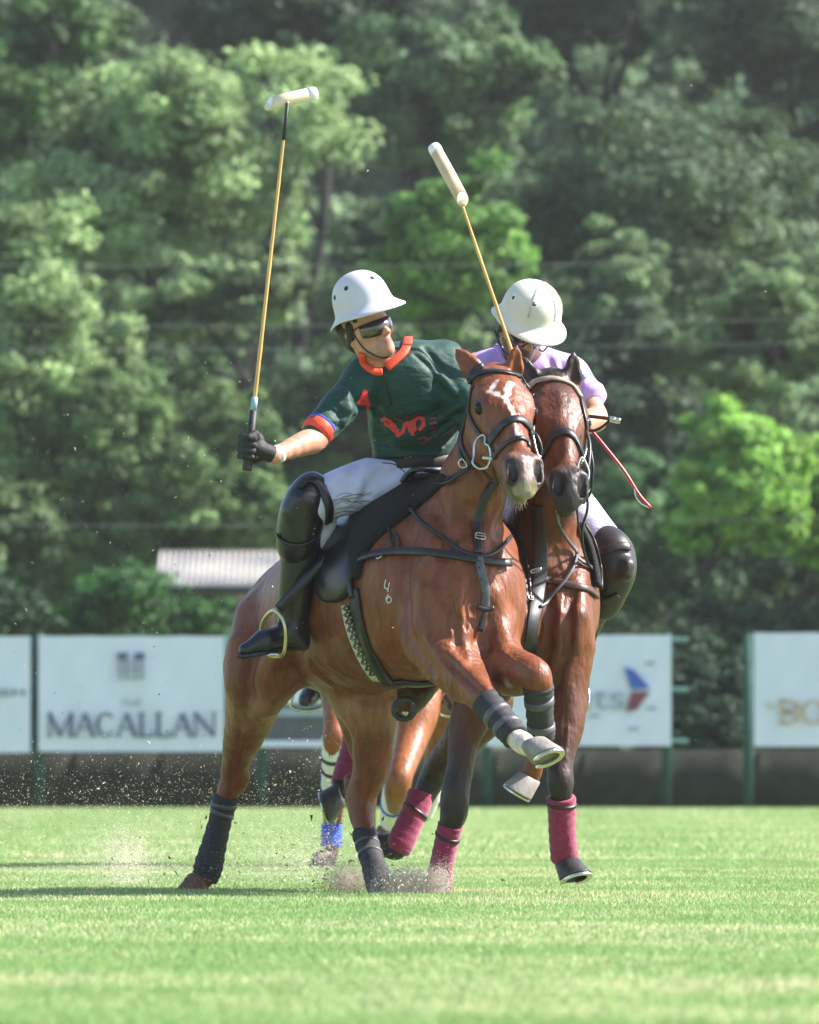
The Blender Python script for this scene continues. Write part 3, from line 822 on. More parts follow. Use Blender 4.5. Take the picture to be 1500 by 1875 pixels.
# bulb of the heel guard that flaps behind the crossed fore leg
boot_set(horse2, [(1027, 1460, -.1, .048), (1029, 1490, -.08, .045), (1031, 1535, -.05, .043), (1034, 1572, -.01, .045)], 5, [(.15, .008)], 'maroon', 'strap', 'leg_bandage', .03, .014)
boot_set(horse2, [(825, 1510, .06, .040), (818, 1540, .08, .038), (810, 1580, .1, .037), (803, 1625, .12, .040)], 6, [(.28, .006)], 'maroon', 'strap', 'leg_bandage', .03, .014)
boot_set(horse2, [(771, 1452, 1.21, .043), (762, 1480, 1.2, .044), (747, 1515, 1.19, .044), (732, 1547, 1.18, .046), (726, 1558, 1.18, .036)], 7, [(.3, .01)], 'maroon', 'strap', 'leg_bandage', .02, .014)
boot_set(horse2, [(652, 1348, 1.49, .043), (645, 1380, 1.46, .042), (636, 1415, 1.43, .044), (630, 1438, 1.41, .044)], 8, [], 'maroon', 'strap', 'leg_bandage', .02)
# knot of the bandage flaring at the top of the standing fore leg
hoof(horse2, J(1037, 1578, -.02), (.6, -.8, 0), (-.22, .30, .93), M['dark_hoof'], .98)
hoof(horse2, GZ(799, .12, .066), (-.2, -1, 0), (.1, 0, 1), M['dark_hoof'], .9, shoe=False)
hoof(horse2, J(717, 1545, 1.2), (-.2, .2, -1), (.95, -.2, -.2), M['dark_hoof'], .92)
hoof(horse2, J(626, 1452, 1.38), (-.15, -.3, -1), (.9, -.1, .28), M['dark_hoof'], .98)

# ------------------------------------------------------------------ tack
def patch(name, A, B, thick, mt, parent, targets, off=.004, m=14, bulge=0.0, per=5):
    """leather or cloth panel lying on the surface between two edges given in the photo"""
    a = catmull(A, per); b = catmull(B, per); n = len(a)
    top = []; 
    pos = np.zeros((n, m + 1, 3)); nor = np.zeros((n, m + 1, 3)); okm = np.zeros((n, m + 1), bool)
    for i in range(n):
        for j in range(m + 1):
            t = j / m; x = a[i][0] + (b[i][0] - a[i][0]) * t; y = a[i][1] + (b[i][1] - a[i][1]) * t
            h_ = hit(x, y, targets)
            if h_: pos[i, j] = h_[0]; nor[i, j] = h_[1]; okm[i, j] = True
    ok = np.argwhere(okm)
    for i in range(n):
        for j in range(m + 1):
            if not okm[i, j]:
                q = ok[np.argmin(((ok - (i, j)) ** 2).sum(1))]
                t = j / m; x = a[i][0] + (b[i][0] - a[i][0]) * t; y = a[i][1] + (b[i][1] - a[i][1]) * t
                pos[i, j] = J(x, y, pos[q[0], q[1], 1]); nor[i, j] = nor[q[0], q[1]]
    for _ in range(4):
        nor[1:-1] = (nor[:-2] + 2 * nor[1:-1] + nor[2:]) / 4; nor[:, 1:-1] = (nor[:, :-2] + 2 * nor[:, 1:-1] + nor[:, 2:]) / 4
        p2 = pos.copy(); p2[1:-1] = (pos[:-2] + 2 * pos[1:-1] + pos[2:]) / 4; p2[:, 1:-1] = (p2[:, :-2] + 2 * p2[:, 1:-1] + p2[:, 2:]) / 4; pos = p2
    nor /= np.linalg.norm(nor, axis=2)[:, :, None] + 1e-9
    ii = np.linspace(0, 1, n)[:, None]; jj = np.linspace(0, 1, m + 1)[None, :]
    bl = (np.minimum(1, 4 * jj * (1 - jj)) ** .5 * np.minimum(1, 4 * ii * (1 - ii)) ** .5)[:, :, None]
    o1 = pos + nor * (off + thick * (.4 + .6 * bl) + bulge * bl); o0 = pos + nor * (off * .3 - .006)
    mb = MB(); W_ = m + 1
    vs = [tuple(v) for v in o1.reshape(-1, 3)] + [tuple(v) for v in o0.reshape(-1, 3)]
    fs = []; N_ = n * W_
    for i in range(n - 1):
        for j in range(m):
            fs.append((i * W_ + j, i * W_ + j + 1, (i + 1) * W_ + j + 1, (i + 1) * W_ + j))
            fs.append(tuple(N_ + q for q in (i * W_ + j, (i + 1) * W_ + j, (i + 1) * W_ + j + 1, i * W_ + j + 1)))
    bd = [(0, j) for j in range(W_)] + [(i, m) for i in range(1, n)] + [(n - 1, j) for j in range(m - 1, -1, -1)] + [(i, 0) for i in range(n - 2, 0, -1)]
    for q in range(len(bd)):
        p0 = bd[q]; p1 = bd[(q + 1) % len(bd)]
        fs.append((p0[0] * W_ + p0[1], N_ + p0[0] * W_ + p0[1], N_ + p1[0] * W_ + p1[1], p1[0] * W_ + p1[1]))
    mb.add(vs, fs)
    o = mb.build(name, mt, parent)
    BV[o.name] = BVHTree.FromPolygons([tuple(v) for v in mb.v], mb.f)
    return o
def tube_px(name, pts, r, mt, parent, closed=False, per=6, n=8):
    mb = MB(); Q = catmull([tuple(J(*p)) for p in pts], per, closed)
    mb.tube(Q, r, n, closed); return mb.build(name, mt, parent)
def buckle(x, y, w, h_, ang, tg, parent, mt='steel', off=.009):
    """small rectangular frame buckle lying on a strap"""
    hh = hit(x, y, tg)
    if not hh: return
    N = hh[1]; X = Vector((1, 0, 0)); X = (X - N * X.dot(N)).normalized(); Y = N.cross(X)
    Xr = X * cos(ang) + Y * sin(ang); Yr = -X * sin(ang) + Y * cos(ang); c = hh[0] + N * off
    mb = MB(); q = []
    for k in range(16):
        a = 2 * pi * k / 16; cx = cos(a); sy = sin(a)
        q.append(c + Xr * (w * .5 * math.copysign(abs(cx) ** .4, cx)) + Yr * (h_ * .5 * math.copysign(abs(sy) ** .4, sy)))
    mb.tube(q, .0028, 6, True); mb.tube([c - Xr * w * .5, c + Xr * w * .5 + N * .002], .0018, 6)
    return mb.build('buckle', M[mt], parent)
b1 = [body1]
# saddle of the chestnut horse
saddle1 = empty('saddle', J(700, 900, .2), 'black leather saddle with pad and hanging flap on the chestnut horse', 'saddle', 'saddles')
pad = patch('saddle_pad', [(812, 868), (760, 872), (705, 895), (662, 935), (646, 985), (645, 1030), (652, 1060)], [(826, 880), (800, 900), (765, 930), (735, 955), (700, 982), (676, 1010), (660, 1060)], .022, M['saddlecloth'], saddle1, b1, bulge=.015)
seatP = [Prim(J(775, 902, .02), J(735, 915, .2), .065, .10, .04, L1, 1.15), Prim(J(735, 900, .2), J(680, 905, .48), .11, .10, .05, L1, 1.25), Prim(J(680, 895, .5), J(672, 880, .56), .085, .07, .05, L1, 1.5),
         Prim(J(785, 890, -.03), J(770, 895, .04), .042, .06, .03, L1, 1.2), Prim(J(700, 940, .12), J(640, 955, .2), .07, .045, .05)]
seat = skin_obj('saddle_seat', seatP, .009, M['black_leather'], saddle1, relax=2)
flap = patch('saddle_flap', [(655, 925), (628, 950), (600, 990), (585, 1035), (583, 1072), (592, 1095), (606, 1103)], [(668, 930), (662, 960), (655, 1000), (650, 1040), (646, 1075), (636, 1094), (618, 1103)], .014, M['black_leather'], saddle1, b1, off=.014, bulge=.005)
strap('flap_edge', [(650, 1078), (640, 1094), (618, 1104), (598, 1098), (585, 1075), (587, 1035), (600, 992)], .006, .006, M['strap'], saddle1, [flap], off=.001)
strap('flap_roll', [(800, 866), (760, 868), (715, 885), (672, 915), (650, 955), (644, 1010), (646, 1065), (652, 1095)], .022, .016, M['black_leather'], saddle1, b1 + [pad], off=.012)
strap('flap_binding', [(690, 898), (668, 925), (656, 960), (652, 1000)], .012, .008, M['tan_strap'], saddle1, b1 + [pad], off=.022)
strap('skirt_edge', [(792, 872), (745, 888), (705, 915), (682, 950), (672, 985)], .008, .007, M['edge'], saddle1, b1 + [pad], off=.010)
strap('skirt_edge', [(806, 880), (765, 900), (730, 935), (700, 975)], .006, .006, M['edge'], saddle1, b1 + [pad], off=.009)
strap('knee_roll', [(600, 975), (612, 962), (640, 955)], .04, .022, M['grey_strap'], saddle1, b1 + [flap], off=.02)
stirr = [J(510, 1115, -.03), J(540, 1082, -.05), J(585, 1035, -.05), J(620, 997, -.02), J(652, 955, .03)]
mb = MB(); Q = catmull([tuple(p) for p in stirr], 6)
def ribbon(Q, width, thick, nrm):
    rr = []
    for i, p in enumerate(Q):
        t = (Vector(Q[min(i + 1, len(Q) - 1)]) - Vector(Q[max(i - 1, 0)])).normalized(); s_ = t.cross(Vector(nrm)).normalized(); nn = s_.cross(t)
        w = width / 2; p = Vector(p); rr.append([p - s_ * w - nn * thick / 2, p - s_ * w + nn * thick / 2, p + s_ * w + nn * thick / 2, p + s_ * w - nn * thick / 2])
    return rr
mb.rings(ribbon(Q, .036, .008, (0, -1, .1)))
sleather = mb.build('stirrup_leather', M['black_leather'], saddle1)
iron = tube_px('stirrup_iron', [(500, 1118, -.0), (488, 1128, .08), (479, 1148, .13), (482, 1180, .14), (492, 1198, .10), (506, 1202, .02), (519, 1197, -.04), (524, 1165, -.06), (520, 1138, -.06), (510, 1122, -.04)], .0075, M['brass'], saddle1, True)
mb = MB(); c = J(505, 1199, .03); mb.box(c, (.022, .065, .006)); mb.build('stirrup_tread', M['steel'], saddle1)
# girth: dark band with a woven pattern beside it
girth1 = strap('girth', [(650, 1080), (656, 1120), (672, 1175), (700, 1232), (735, 1272), (775, 1290), (800, 1283)], .056, .014, M['strap'], saddle1, b1, off=.004)
gp = strap('woven_girth_panel', [(634, 1108), (640, 1140), (653, 1180), (672, 1218), (692, 1244)], .046, .012, M['girth_pattern'], saddle1, b1, off=.001)
st = []
cl = catmull([(634, 1108), (640, 1140), (653, 1180), (672, 1218), (690, 1242)], 8)
for i in range(0, len(cl) - 4, 3):
    p, q = np.array(cl[i]), np.array(cl[i + 3]); t = (q - p) / np.linalg.norm(q - p); s_ = np.array((-t[1], t[0]))
    mid = (p + q) / 2; L_ = np.linalg.norm(q - p)
    for r_ in (.95, .5):
        dm = [mid + t * L_ * .5 * r_, mid + s_ * 8 * r_, mid - t * L_ * .5 * r_, mid - s_ * 8 * r_, mid + t * L_ * .5 * r_]
        st.append([tuple(d_) for d_ in dm])
def poly_marks(name, polys, width, mt, parent, targets, off):
    """straight-edged printed lines"""
    mb = MB()
    for pl in polys:
        P = []
        for (x0, y0), (x1, y1) in zip(pl[:-1], pl[1:]):
            for k in range(5): P.append((x0 + (x1 - x0) * k / 5, y0 + (y1 - y0) * k / 5))
        P.append(pl[-1]); W = []
        for x, y in P:
            hh = hit(x, y, targets)
            if hh: W.append((hh[0], hh[1]))
        for (p, n0), (q, n1) in zip(W[:-1], W[1:]):
            t = q - p
            if t.length < 1e-6 or t.length > .08: continue
            t.normalize(); s_ = t.cross(n0).normalized() * width / 2; e = t * width * .3
            b = len(mb.v); mb.v += [tuple(p - s_ - e + n0 * off), tuple(p + s_ - e + n0 * off), tuple(q + s_ + e + n1 * off), tuple(q - s_ + e + n1 * off)]
            mb.f.append((b, b + 1, b + 2, b + 3))
    return mb.build(name, mt, parent, smooth=False)
BV[gp.name] = BVHTree.FromPolygons([v.co + Vector((0, 0, 0)) for v in gp.data.vertices], [tuple(p.vertices) for p in gp.data.polygons])
poly_marks('woven_diamonds', st, .0042, M['zip'], gp, [gp], .0012)
ring1 = tube_px('girth_ring', [(740, 1280, -.12), (724, 1290, -.12), (722, 1305, -.12), (735, 1316, -.12), (752, 1313, -.12), (759, 1298, -.12), (753, 1284, -.12)], .011, M['strap'], saddle1, True)
mb = MB(); c = J(742, 1306, -.125)
mb.rings([[c + Vector((cos(b) * sin(a), sin(b) * sin(a), cos(a))) * .014 for b in [2 * pi * k / 12 for k in range(12)]] for a in [pi * i / 9 for i in range(1, 9)]])
mb.build('girth_stud', M['brass'], saddle1)

# breastplate
bp1 = empty('breastplate', J(850, 1020, -.45), 'dark leather breastplate straps across the chestnut horse chest', 'harness')
bs = strap('chest_strap', [(655, 1028), (690, 1018), (740, 1012), (800, 1016), (860, 1026), (905, 1032), (930, 1034)], .030, .009, M['strap'], bp1, b1, off=.016, smooth=6)
nk = strap('neck_strap', [(908, 880), (893, 900), (880, 935), (874, 975), (875, 1015)], .030, .008, M['strap'], bp1, b1, off=.006)
strap('tie_down_strap', [(876, 1020), (881, 1050), (890, 1082), (888, 1115)], .030, .008, M['grey_strap'], bp1, b1, off=.012)
strap('martingale_strap', [(888, 1112), (885, 1132), (878, 1156)], .020, .006, M['strap'], bp1, b1, off=.005)
strap('keeper_loop', [(874, 1112), (888, 1116), (902, 1112)], .016, .012, M['strap'], bp1, b1, off=.016)
strap('yoke_strap', [(750, 905), (752, 930), (775, 960), (815, 990), (850, 1012), (885, 1022), (912, 1010), (930, 985)], .014, .007, M['strap'], bp1, b1, off=.014)
strap('breastplate_loop', [(722, 1008), (718, 985), (725, 978), (733, 990), (732, 1008)], .010, .006, M['strap'], bp1, b1, off=.012)
buckle(878, 987, .036, .030, 0, b1 + [nk], bp1, off=.016)
buckle(698, 1020, .024, .03, 0, b1 + [bs], bp1, off=.012)
for x, y in ((878, 1040), (881, 1060), (886, 1085)):
    hh = hit(x, y, b1 + [o for o in bp1.children if o.name.startswith('tie_down')])
    mb = MB()
    if hh: mb.tube([hh[0] - hh[1] * .001, hh[0] + hh[1] * .001], .0032, 8); mb.build('strap_hole', M['zip'], bp1)
brand = stroke_marks('brand_mark', [[(707, 1061), (705, 1075), (712, 1079)], [(714, 1066), (711, 1084)], [(712, 1088), (708, 1097), (712, 1104), (718, 1099), (714, 1092), (709, 1097)]], .0042, M['white_hair'], horse1, b1)
# reins
rein1 = empty('reins', J(780, 930, -.3), 'pair of dark leather reins running from the chestnut horse bit to its rider', 'reins', 'reins')
strap('rein', [(868, 848), (835, 872), (800, 900), (765, 930), (748, 943), (700, 950), (655, 955)], .013, .006, M['strap'], rein1, b1 + [pad], off=.008)
strap('rein', [(722, 1005), (718, 975), (724, 950), (745, 915), (775, 890), (812, 876)], .011, .006, M['strap'], rein1, b1 + [pad], off=.016)
strap('rein', [(866, 856), (820, 890), (770, 905), (762, 893), (790, 876), (830, 872)], .011, .006, M['strap'], rein1, b1 + [pad], off=.022)

# bridle of the chestnut horse
br1 = empty('bridle', J(915, 690, -.55), 'black bridle with silver gag ring on the chestnut horse head', 'bridle', 'bridles')
S_ = lambda nm, pts, w, mt='strap', th=.006, off=.004, par=br1, tg=b1: strap(nm, pts, w, th, M[mt], par, tg, off=off)
S_('browband', [(857, 702), (862, 692), (880, 684), (910, 682), (942, 688), (962, 699), (972, 712)], .026, th=.007, off=.006)
S_('cheek_piece', [(858, 700), (855, 730), (862, 765), (878, 792), (896, 815), (910, 838)], .017)
S_('cheek_piece', [(972, 720), (980, 760), (982, 800), (980, 830)], .012)
S_('noseband', [(898, 812), (908, 795), (926, 776), (948, 768), (965, 778), (975, 798)], .030, th=.008, off=.006)
S_('drop_noseband', [(905, 838), (918, 822), (940, 805), (958, 803), (972, 815)], .016)
S_('throat_latch', [(858, 735), (850, 770), (846, 810), (856, 838), (872, 856)], .016)
S_('throat_latch', [(850, 760), (844, 795), (843, 830), (850, 845)], .020)
S_('crown_piece', [(857, 703), (868, 680), (885, 668)], .02)
tube_px('gag_ring', [(882, 797, -.70), (870, 810, -.70), (868, 835, -.71), (866, 848, -.72), (877, 858, -.73), (892, 855, -.74), (899, 838, -.74), (896, 818, -.73), (889, 812, -.72), (888, 800, -.71)], .0048, M['steel'], br1, True)
tube_px('bit_cannon', [(884, 838, -.735), (903, 840, -.745)], .008, M['steel'], br1)
tube_px('small_ring', [(846, 840, -.58), (840, 848, -.58), (845, 856, -.58), (855, 853, -.58)], .003, M['steel'], br1, True)
tube_px('gag_strap', [(899, 795, -.72), (905, 830, -.74), (905, 860, -.70), (912, 880, -.62)], .006, M['strap'], br1)
tube_px('curb_strap', [(872, 850, -.66), (890, 868, -.64), (905, 885, -.62)], .006, M['strap'], br1)
tube_px('gag_strap', [(976, 790, -.66), (985, 800, -.68), (992, 822, -.69), (988, 840, -.69), (986, 858, -.68)], .005, M['strap'], br1)
tube_px('gag_strap', [(978, 780, -.66), (977, 800, -.70), (984, 830, -.72), (990, 838, -.72)], .004, M['steel'], br1)

# bay horse's tack
b2 = [body2]
br2 = empty('bridle', J(1015, 700, -.2), 'dark bridle with a pale tan browband on the bay horse head', 'bridle', 'bridles')
S2 = lambda nm, pts, w, mt='strap', th=.006, off=.004, par=br2, tg=b2: strap(nm, pts, w, th, M[mt], par, tg, off=off)
S2('browband', [(966, 716), (974, 704), (992, 697), (1013, 695), (1034, 700), (1050, 710), (1062, 728)], .022, 'tan_strap', .007, .006)
S2('noseband', [(994, 836), (1003, 818), (1013, 799), (1032, 791), (1048, 798), (1058, 815), (1064, 838)], .030, th=.008, off=.006)
S2('cheek_piece', [(1062, 728), (1072, 770), (1076, 800), (1074, 830), (1068, 850)], .014)
S2('cheek_piece', [(966, 716), (970, 760), (985, 810), (996, 845)], .014)
tube_px('gag_strap', [(1074, 790, -.40), (1080, 815, -.45), (1078, 850, -.5), (1070, 875, -.52), (1066, 895, -.5)], .0065, M['strap'], br2)
tube_px('gag_strap', [(1078, 800, -.40), (1072, 830, -.48), (1064, 850, -.52)], .005, M['steel'], br2)
tube_px('gag_strap', [(1082, 825, -.36), (1086, 855, -.38), (1084, 885, -.38), (1080, 905, -.36), (1068, 922, -.34)], .005, M['strap'], br2)
tube_px('bit_ring', [(1066, 838, -.52), (1058, 855, -.54), (1062, 880, -.55), (1074, 884, -.54), (1078, 862, -.52)], .0045, M['steel'], br2, True)
tube_px('curb_chain', [(1050, 918, -.5), (1060, 924, -.48), (1070, 916, -.46), (1080, 895, -.42)], .004, M['strap'], br2)
bp2 = empty('breastplate', J(1010, 1020, -.1), 'brown breast collar with grey and black straps on the bay horse chest', 'harness')
X2 = lambda nm, pts, w, mt='strap', th=.006, off=.004: strap(nm, pts, w, th, M[mt], bp2, b2, off=off)
X2('breast_collar', [(992, 1062), (1020, 1066), (1050, 1073), (1078, 1080), (1092, 1092)], .026, 'brown_strap', .009, .006)
X2('yoke_strap', [(1016, 932), (1022, 960), (1040, 995), (1053, 1015), (1045, 1050), (1020, 1085), (1000, 1105), (985, 1112)], .012, 'grey_strap', .006, .012)
X2('yoke_strap', [(1050, 1018), (1068, 1034), (1085, 1045)], .014, 'grey_strap', .006, .010)
X2('neck_strap', [(985, 925), (990, 985), (990, 1040), (982, 1100), (972, 1160), (966, 1230)], .052, 'strap', .006, .004)
X2('tie_down_strap', [(926, 955), (940, 1000), (955, 1045), (962, 1085), (962, 1103)], .020, 'grey_strap', .006, .008)
X2('tie_down_strap', [(945, 960), (962, 1005), (968, 1045), (970, 1100)], .012, 'strap', .006, .010)
X2('martingale_strap', [(962, 1105), (955, 1150), (950, 1220)], .010, 'strap', .005, .008)
buckle(970, 1098, .018, .018, 0, b2, bp2, off=.014); buckle(982, 1045, .04, .012, .3, b2, bp2, off=.016)
saddle2 = empty('saddle', J(1000, 900, .6), 'black furry saddle pad and saddle mostly hidden behind the bay horse neck', 'saddle', 'saddles')
skin_obj('saddle_seat', [Prim(J(985, 890, .45), J(935, 910, .8), .10, .12, .05, L2, 1.2), Prim(J(935, 890, .9), J(930, 880, .95), .09, .08, .05, L2, 1.5)], .012, M['black_leather'], saddle2, relax=2)
strap('saddle_pad', [(1056, 965), (1066, 985), (1076, 1010), (1084, 1045), (1088, 1075)], .035, .02, M['saddlecloth'], saddle2, b2, off=.01)
strap('pad_binding', [(1064, 965), (1074, 985), (1083, 1010), (1090, 1045), (1091, 1080)], .010, .010, M['strap'], saddle2, b2, off=.02)
tube_px('pad_strap', [(1052, 940, .1), (1066, 985, .1), (1078, 1030, .1), (1092, 1070, .08)], .004, M['grey_strap'], saddle2)
mb = MB(); mb.rings(ribbon(catmull([tuple(J(1096, 1085, .42)), tuple(J(1092, 1130, .5)), tuple(J(1070, 1240, .66))], 5), .03, .006, (0, -1, .1)))
mb.build('stirrup_leather', M['black_leather'], saddle2)
tube_px('stirrup_iron', [(1068, 1240, .66), (1055, 1262, .72), (1052, 1298, .72), (1066, 1306, .64), (1076, 1294, .58), (1077, 1262, .60)], .007, M['steel'], saddle2, True)
rein2 = empty('reins', J(1060, 900, 0), 'thin dark reins hanging beside the bay horse cheek and neck', 'reins', 'reins')
tube_px('rein', [(1072, 880, -.5), (1076, 930, -.35), (1066, 970, -.15), (1072, 1020, .0), (1095, 1060, .08)], .005, M['strap'], rein2)
tube_px('rein', [(1056, 905, -.5), (1058, 950, -.2), (1066, 1000, .0), (1080, 1040, .1)], .004, M['strap'], rein2)
# whiskers and chin hair
def whiskers(parent, seed, centre, n, L_, fr_):
    rnd = random.Random(seed); mb = MB()
    for i in range(n):
        a, u_, w_ = centre(rnd); p = fr_(a, u_, w_)
        d = (fr_.f * rnd.uniform(.2, 1) - fr_.u * rnd.uniform(.2, 1) + fr_.s * rnd.uniform(-.8, .8)).normalized()
        q = p + d * L_ * rnd.uniform(.4, 1); r_ = q + (d * .6 + Vector((rnd.uniform(-.3, .6), 0, -.5))).normalized() * L_ * .5
        mb.tube([p, q, r_], [.0008, .0006, .0003], 4)
    return mb.build('whiskers', M['mane'] if parent is horse2 else M['tan_strap'], parent)
whiskers(horse1, 3, lambda r: (r.uniform(.48, .57), r.uniform(-.125, -.09), r.uniform(-.035, .035)), 60, .03, F1)
whiskers(horse2, 4, lambda r: (r.uniform(.48, .57), r.uniform(-.125, -.09), r.uniform(-.035, .035)), 45, .03, F2)
# tied-up tails
for hs, p0, p1, d0 in ((horse1, (560, 1040), (530, 1150), 1.05), (horse2, (800, 1030), (790, 1160), 1.75)):
    sk = skin_obj('tail', chain(JL([(p0[0], p0[1], d0, .035), ((p0[0] + p1[0]) / 2, (p0[1] + p1[1]) / 2, d0 + .08, .045), (p1[0], p1[1], d0 + .06, .03)]), .02), .01, M['mane'], hs)
# ------------------------------------------------------------------ riders
class HF:
    """head frame: c centre, F forward, U up"""
    def __init__(s, c, F, U):
        s.c = Vector(c); s.F = Vector(F).normalized(); s.U = (Vector(U) - s.F * Vector(U).dot(s.F)).normalized(); s.S = s.U.cross(s.F) * 1.0
        if s.S.x < 0: s.S = -s.S
    def __call__(s, f, w, u): return s.c + s.F * f + s.S * w + s.U * u
def head_prims(H):
    P = []; A = lambda a, b, r1, r2, k=.02, lat=None, f=1.0, sub=False: P.append(Prim(H(*a), H(*b), r1, r2, k, lat, f, sub))
    A((-.02, 0, .035), (.005, 0, .035), .083, .078, .03, H.S, .93)
    A((.03, 0, .04), (.035, 0, .03), .058, .055, .03)
    A((.02, 0, -.02), (.042, 0, -.07), .064, .045, .03, H.S, .95)
    for w in (-1, 1):
        A((-.01, w * .05, -.05), (.05, w * .022, -.095), .018, .017, .03)
        A((.055, w * .043, -.018), (.03, w * .055, -.015), .019, .016, .025)
        A((.080, w * .015, .014), (.070, w * .045, .012), .010, .009, .015)
        A((.094, w * .03, -.006), (.092, w * .034, -.006), .013, .012, .012, sub=True)
        A((.092, w * .011, -.036), (.096, w * .011, -.036), .008, .0085, .01)
        A((-.015, w * .076, -.035), (-.02, w * .079, .0), .012, .017, .008, H.S, .5)
        A((-.012, w * .088, -.02), (-.014, w * .088, -.005), .008, .009, .006, sub=True)
        A((.086, w * .012, -.0605), (.089, w * .003, -.0585), .007, .0095, .005)
        A((.084, w * .010, -.070), (.087, w * .003, -.071), .0065, .0095, .005)
    A((.084, 0, .008), (.110, 0, -.033), .008, .0120, .014)
    A((.066, 0, -.055), (.072, 0, -.075), .022, .02, .02)
    A((.072, 0, -.1), (.074, 0, -.098), .019, .019, .02)
    A((.104, -.012, -.065), (.104, .012, -.065), .002, .002, .004, sub=True)
    return P
def skin_tint(V, H, base=(.50, .25, .165)):
    C = np.tile(np.array(base), (len(V), 1)) * (1 + .08 * vnoise(V, 40, 2))[:, None]
    R = V - np.array(H.c); f = R @ np.array(H.F); w = R @ np.array(H.S); u = R @ np.array(H.U)
    C = mixc(C, (.34, .17, .12), (1 - sstep(np.sqrt((w * .8) ** 2 + (u + .085) ** 2), .03, .06)) * (f > .0) * .55); C = mixc(C, (.36, .09, .08), (1 - sstep(np.sqrt((w / 1.8) ** 2 + (u + .065) ** 2), .008, .013)) * (f > .07) * .9)
    C = mixc(C, (.36, .17, .11), (1 - sstep(np.abs(np.abs(w) - .026 - (-.03 - u) * .25), .002, .007)) * (f > .06) * (u < -.03) * (u > -.085) * .6)  # shading of the nose-to-mouth folds painted darker into the skin
    C = mixc(C, (.50, .17, .12), (1 - sstep(np.sqrt((np.abs(w) - .04) ** 2 + (u + .03) ** 2), .01, .03)) * (f > .03) * .35)
    return C
def helmet(parent, H, mt, seams=True, off=(.028, 0, .086), tilt=0.0, ht=.132, sc=1.0):
    """hard polo helmet: deep dome, brim wider at the front"""
    c = H(*off); F = (H.F * cos(tilt) + H.U * sin(tilt)); U = (H.U * cos(tilt) - H.F * sin(tilt)); S = H.S
    n = 48; outer = []
    prof = [(0.0, ht)] + [(sin(a), ht * cos(a) ** .82) for a in [pi / 2 * i / 12 for i in range(1, 12)]]
    for q, z in prof[1:]:
        ring = []
        for k in range(n):
            a = 2 * pi * k / n
            rx = .118 * sc; ry = .102 * sc
            qq = q ** .9
            ring.append(c + F * (cos(a) * rx * qq) + S * (sin(a) * ry * qq) + U * z)
        outer.append(ring)
    def brim(e, drop, zz):
        ring = []
        for k in range(n):
            a = 2 * pi * k / n; fr_ = max(0, cos(a)); bk = max(0, -cos(a))
            ext = e * (.026 + .030 * fr_ ** 1.5 + .022 * bk ** 1.5)
            ring.append(c + F * (cos(a) * (.118 * sc + ext * .95)) + S * (sin(a) * (.104 * sc + ext * .86)) + U * (zz - drop * (ext * (.62 + .2 * bk))))
        return ring
    outer += [brim(0.03, 1, .004), brim(.12, 1, -.004), brim(.4, 1, -.008), brim(.7, 1, -.0095), brim(1.0, 1, -.010), brim(1.03, 1, -.014), brim(1.0, 1, -.017)]
    inner = [brim(.7, 1, -.0165), brim(.3, 1, -.015), brim(0.0, 1, -.010)]
    for q, z in reversed(prof[2:-1]):
        inner.append([c + F * (cos(a) * .106 * q) + S * (sin(a) * .091 * q) + U * (z * .92 - .01) for a in [2 * pi * k / n for k in range(n)]])
    top = c + U * ht
    mb = MB(); mb.rings(outer + inner)
    b = len(mb.v)
    o = mb.build('helmet', mt, parent)
    BV[o.name] = BVHTree.FromPolygons([tuple(v) for v in mb.v], mb.f)
    return o, (c, F, S, U)
def vents(hel, pts, rim, hole, r=.008):
    for x, y in pts:
        hh = hit(x, y, [hel])
        if not hh: continue
        N = hh[1]; X = N.orthogonal().normalized(); Y = N.cross(X)
        mb = MB(); mb.tube([hh[0] + N * .001 + (X * cos(a) + Y * sin(a)) * r for a in [2 * pi * k / 14 for k in range(14)]], .0022, 6, True)
        v_ = mb.build('vent', rim, hel)
        mb = MB(); mb.tube([hh[0] - N * .001, hh[0] + N * .0018], r * .75, 12)
        mb.build('vent_hole', hole, v_)

# ---- rider in green
rider1 = empty('person', J(765, 870, .14), 'rider in a dark green jersey and dark glasses holding a mallet upright', 'person', 'polo players')
HD1 = HF(J(673, 604, -.12), (.56, -.80, .21), (-.35, .0, .93))
Ft1 = Vector((.2, -.97, .1)).normalized()
def human_body(HD, neck, chest, waist, hipc, shl, elb, wr, hip, knee, ank, toe, Ft, s=1.0):
    P = head_prims(HD)
    P += [Prim(HD(-.02, 0, -.06), neck, .056, .06, .03), Prim(neck, chest, .06, .09, .05, Ft, .7), Prim(chest, waist, .12, .105, .04, Ft, .62), Prim(waist, hipc, .105, .115, .04, Ft, .75),
          Prim(shl[0], shl[1], .048, .048, .03)]
    for i in (0, 1):
        P += chain([(Vector(shl[i]), .045), ((Vector(shl[i]) + Vector(elb[i])) / 2, .043), (Vector(elb[i]), .041), ((Vector(elb[i]) * .7 + Vector(wr[i]) * .3), .043), (Vector(wr[i]), .027)], .03)
        P += chain([(Vector(hip[i]), .072), ((Vector(hip[i]) + Vector(knee[i])) / 2, .062), (Vector(knee[i]), .048), (Vector(knee[i]) * .7 + Vector(ank[i]) * .3, .044), (Vector(ank[i]), .03)], .03)
        P += [Prim(ank[i], toe[i], .03, .018, .02)]
    return P
sh1 = [J(660, 698, -.04), J(828, 662, .06)]; el1 = [J(581, 802, -.21), J(876, 755, .0)]; wr1 = [J(503, 834, -.38), J(890, 830, -.08)]
hp1 = [J(742, 876, .12), J(800, 880, .2)]; kn1 = [J(568, 920, -.05), J(880, 950, .12)]; an1 = [J(538, 1140, .08), J(868, 1160, .25)]; to1 = [J(450, 1188, .0), J(900, 1185, .1)]
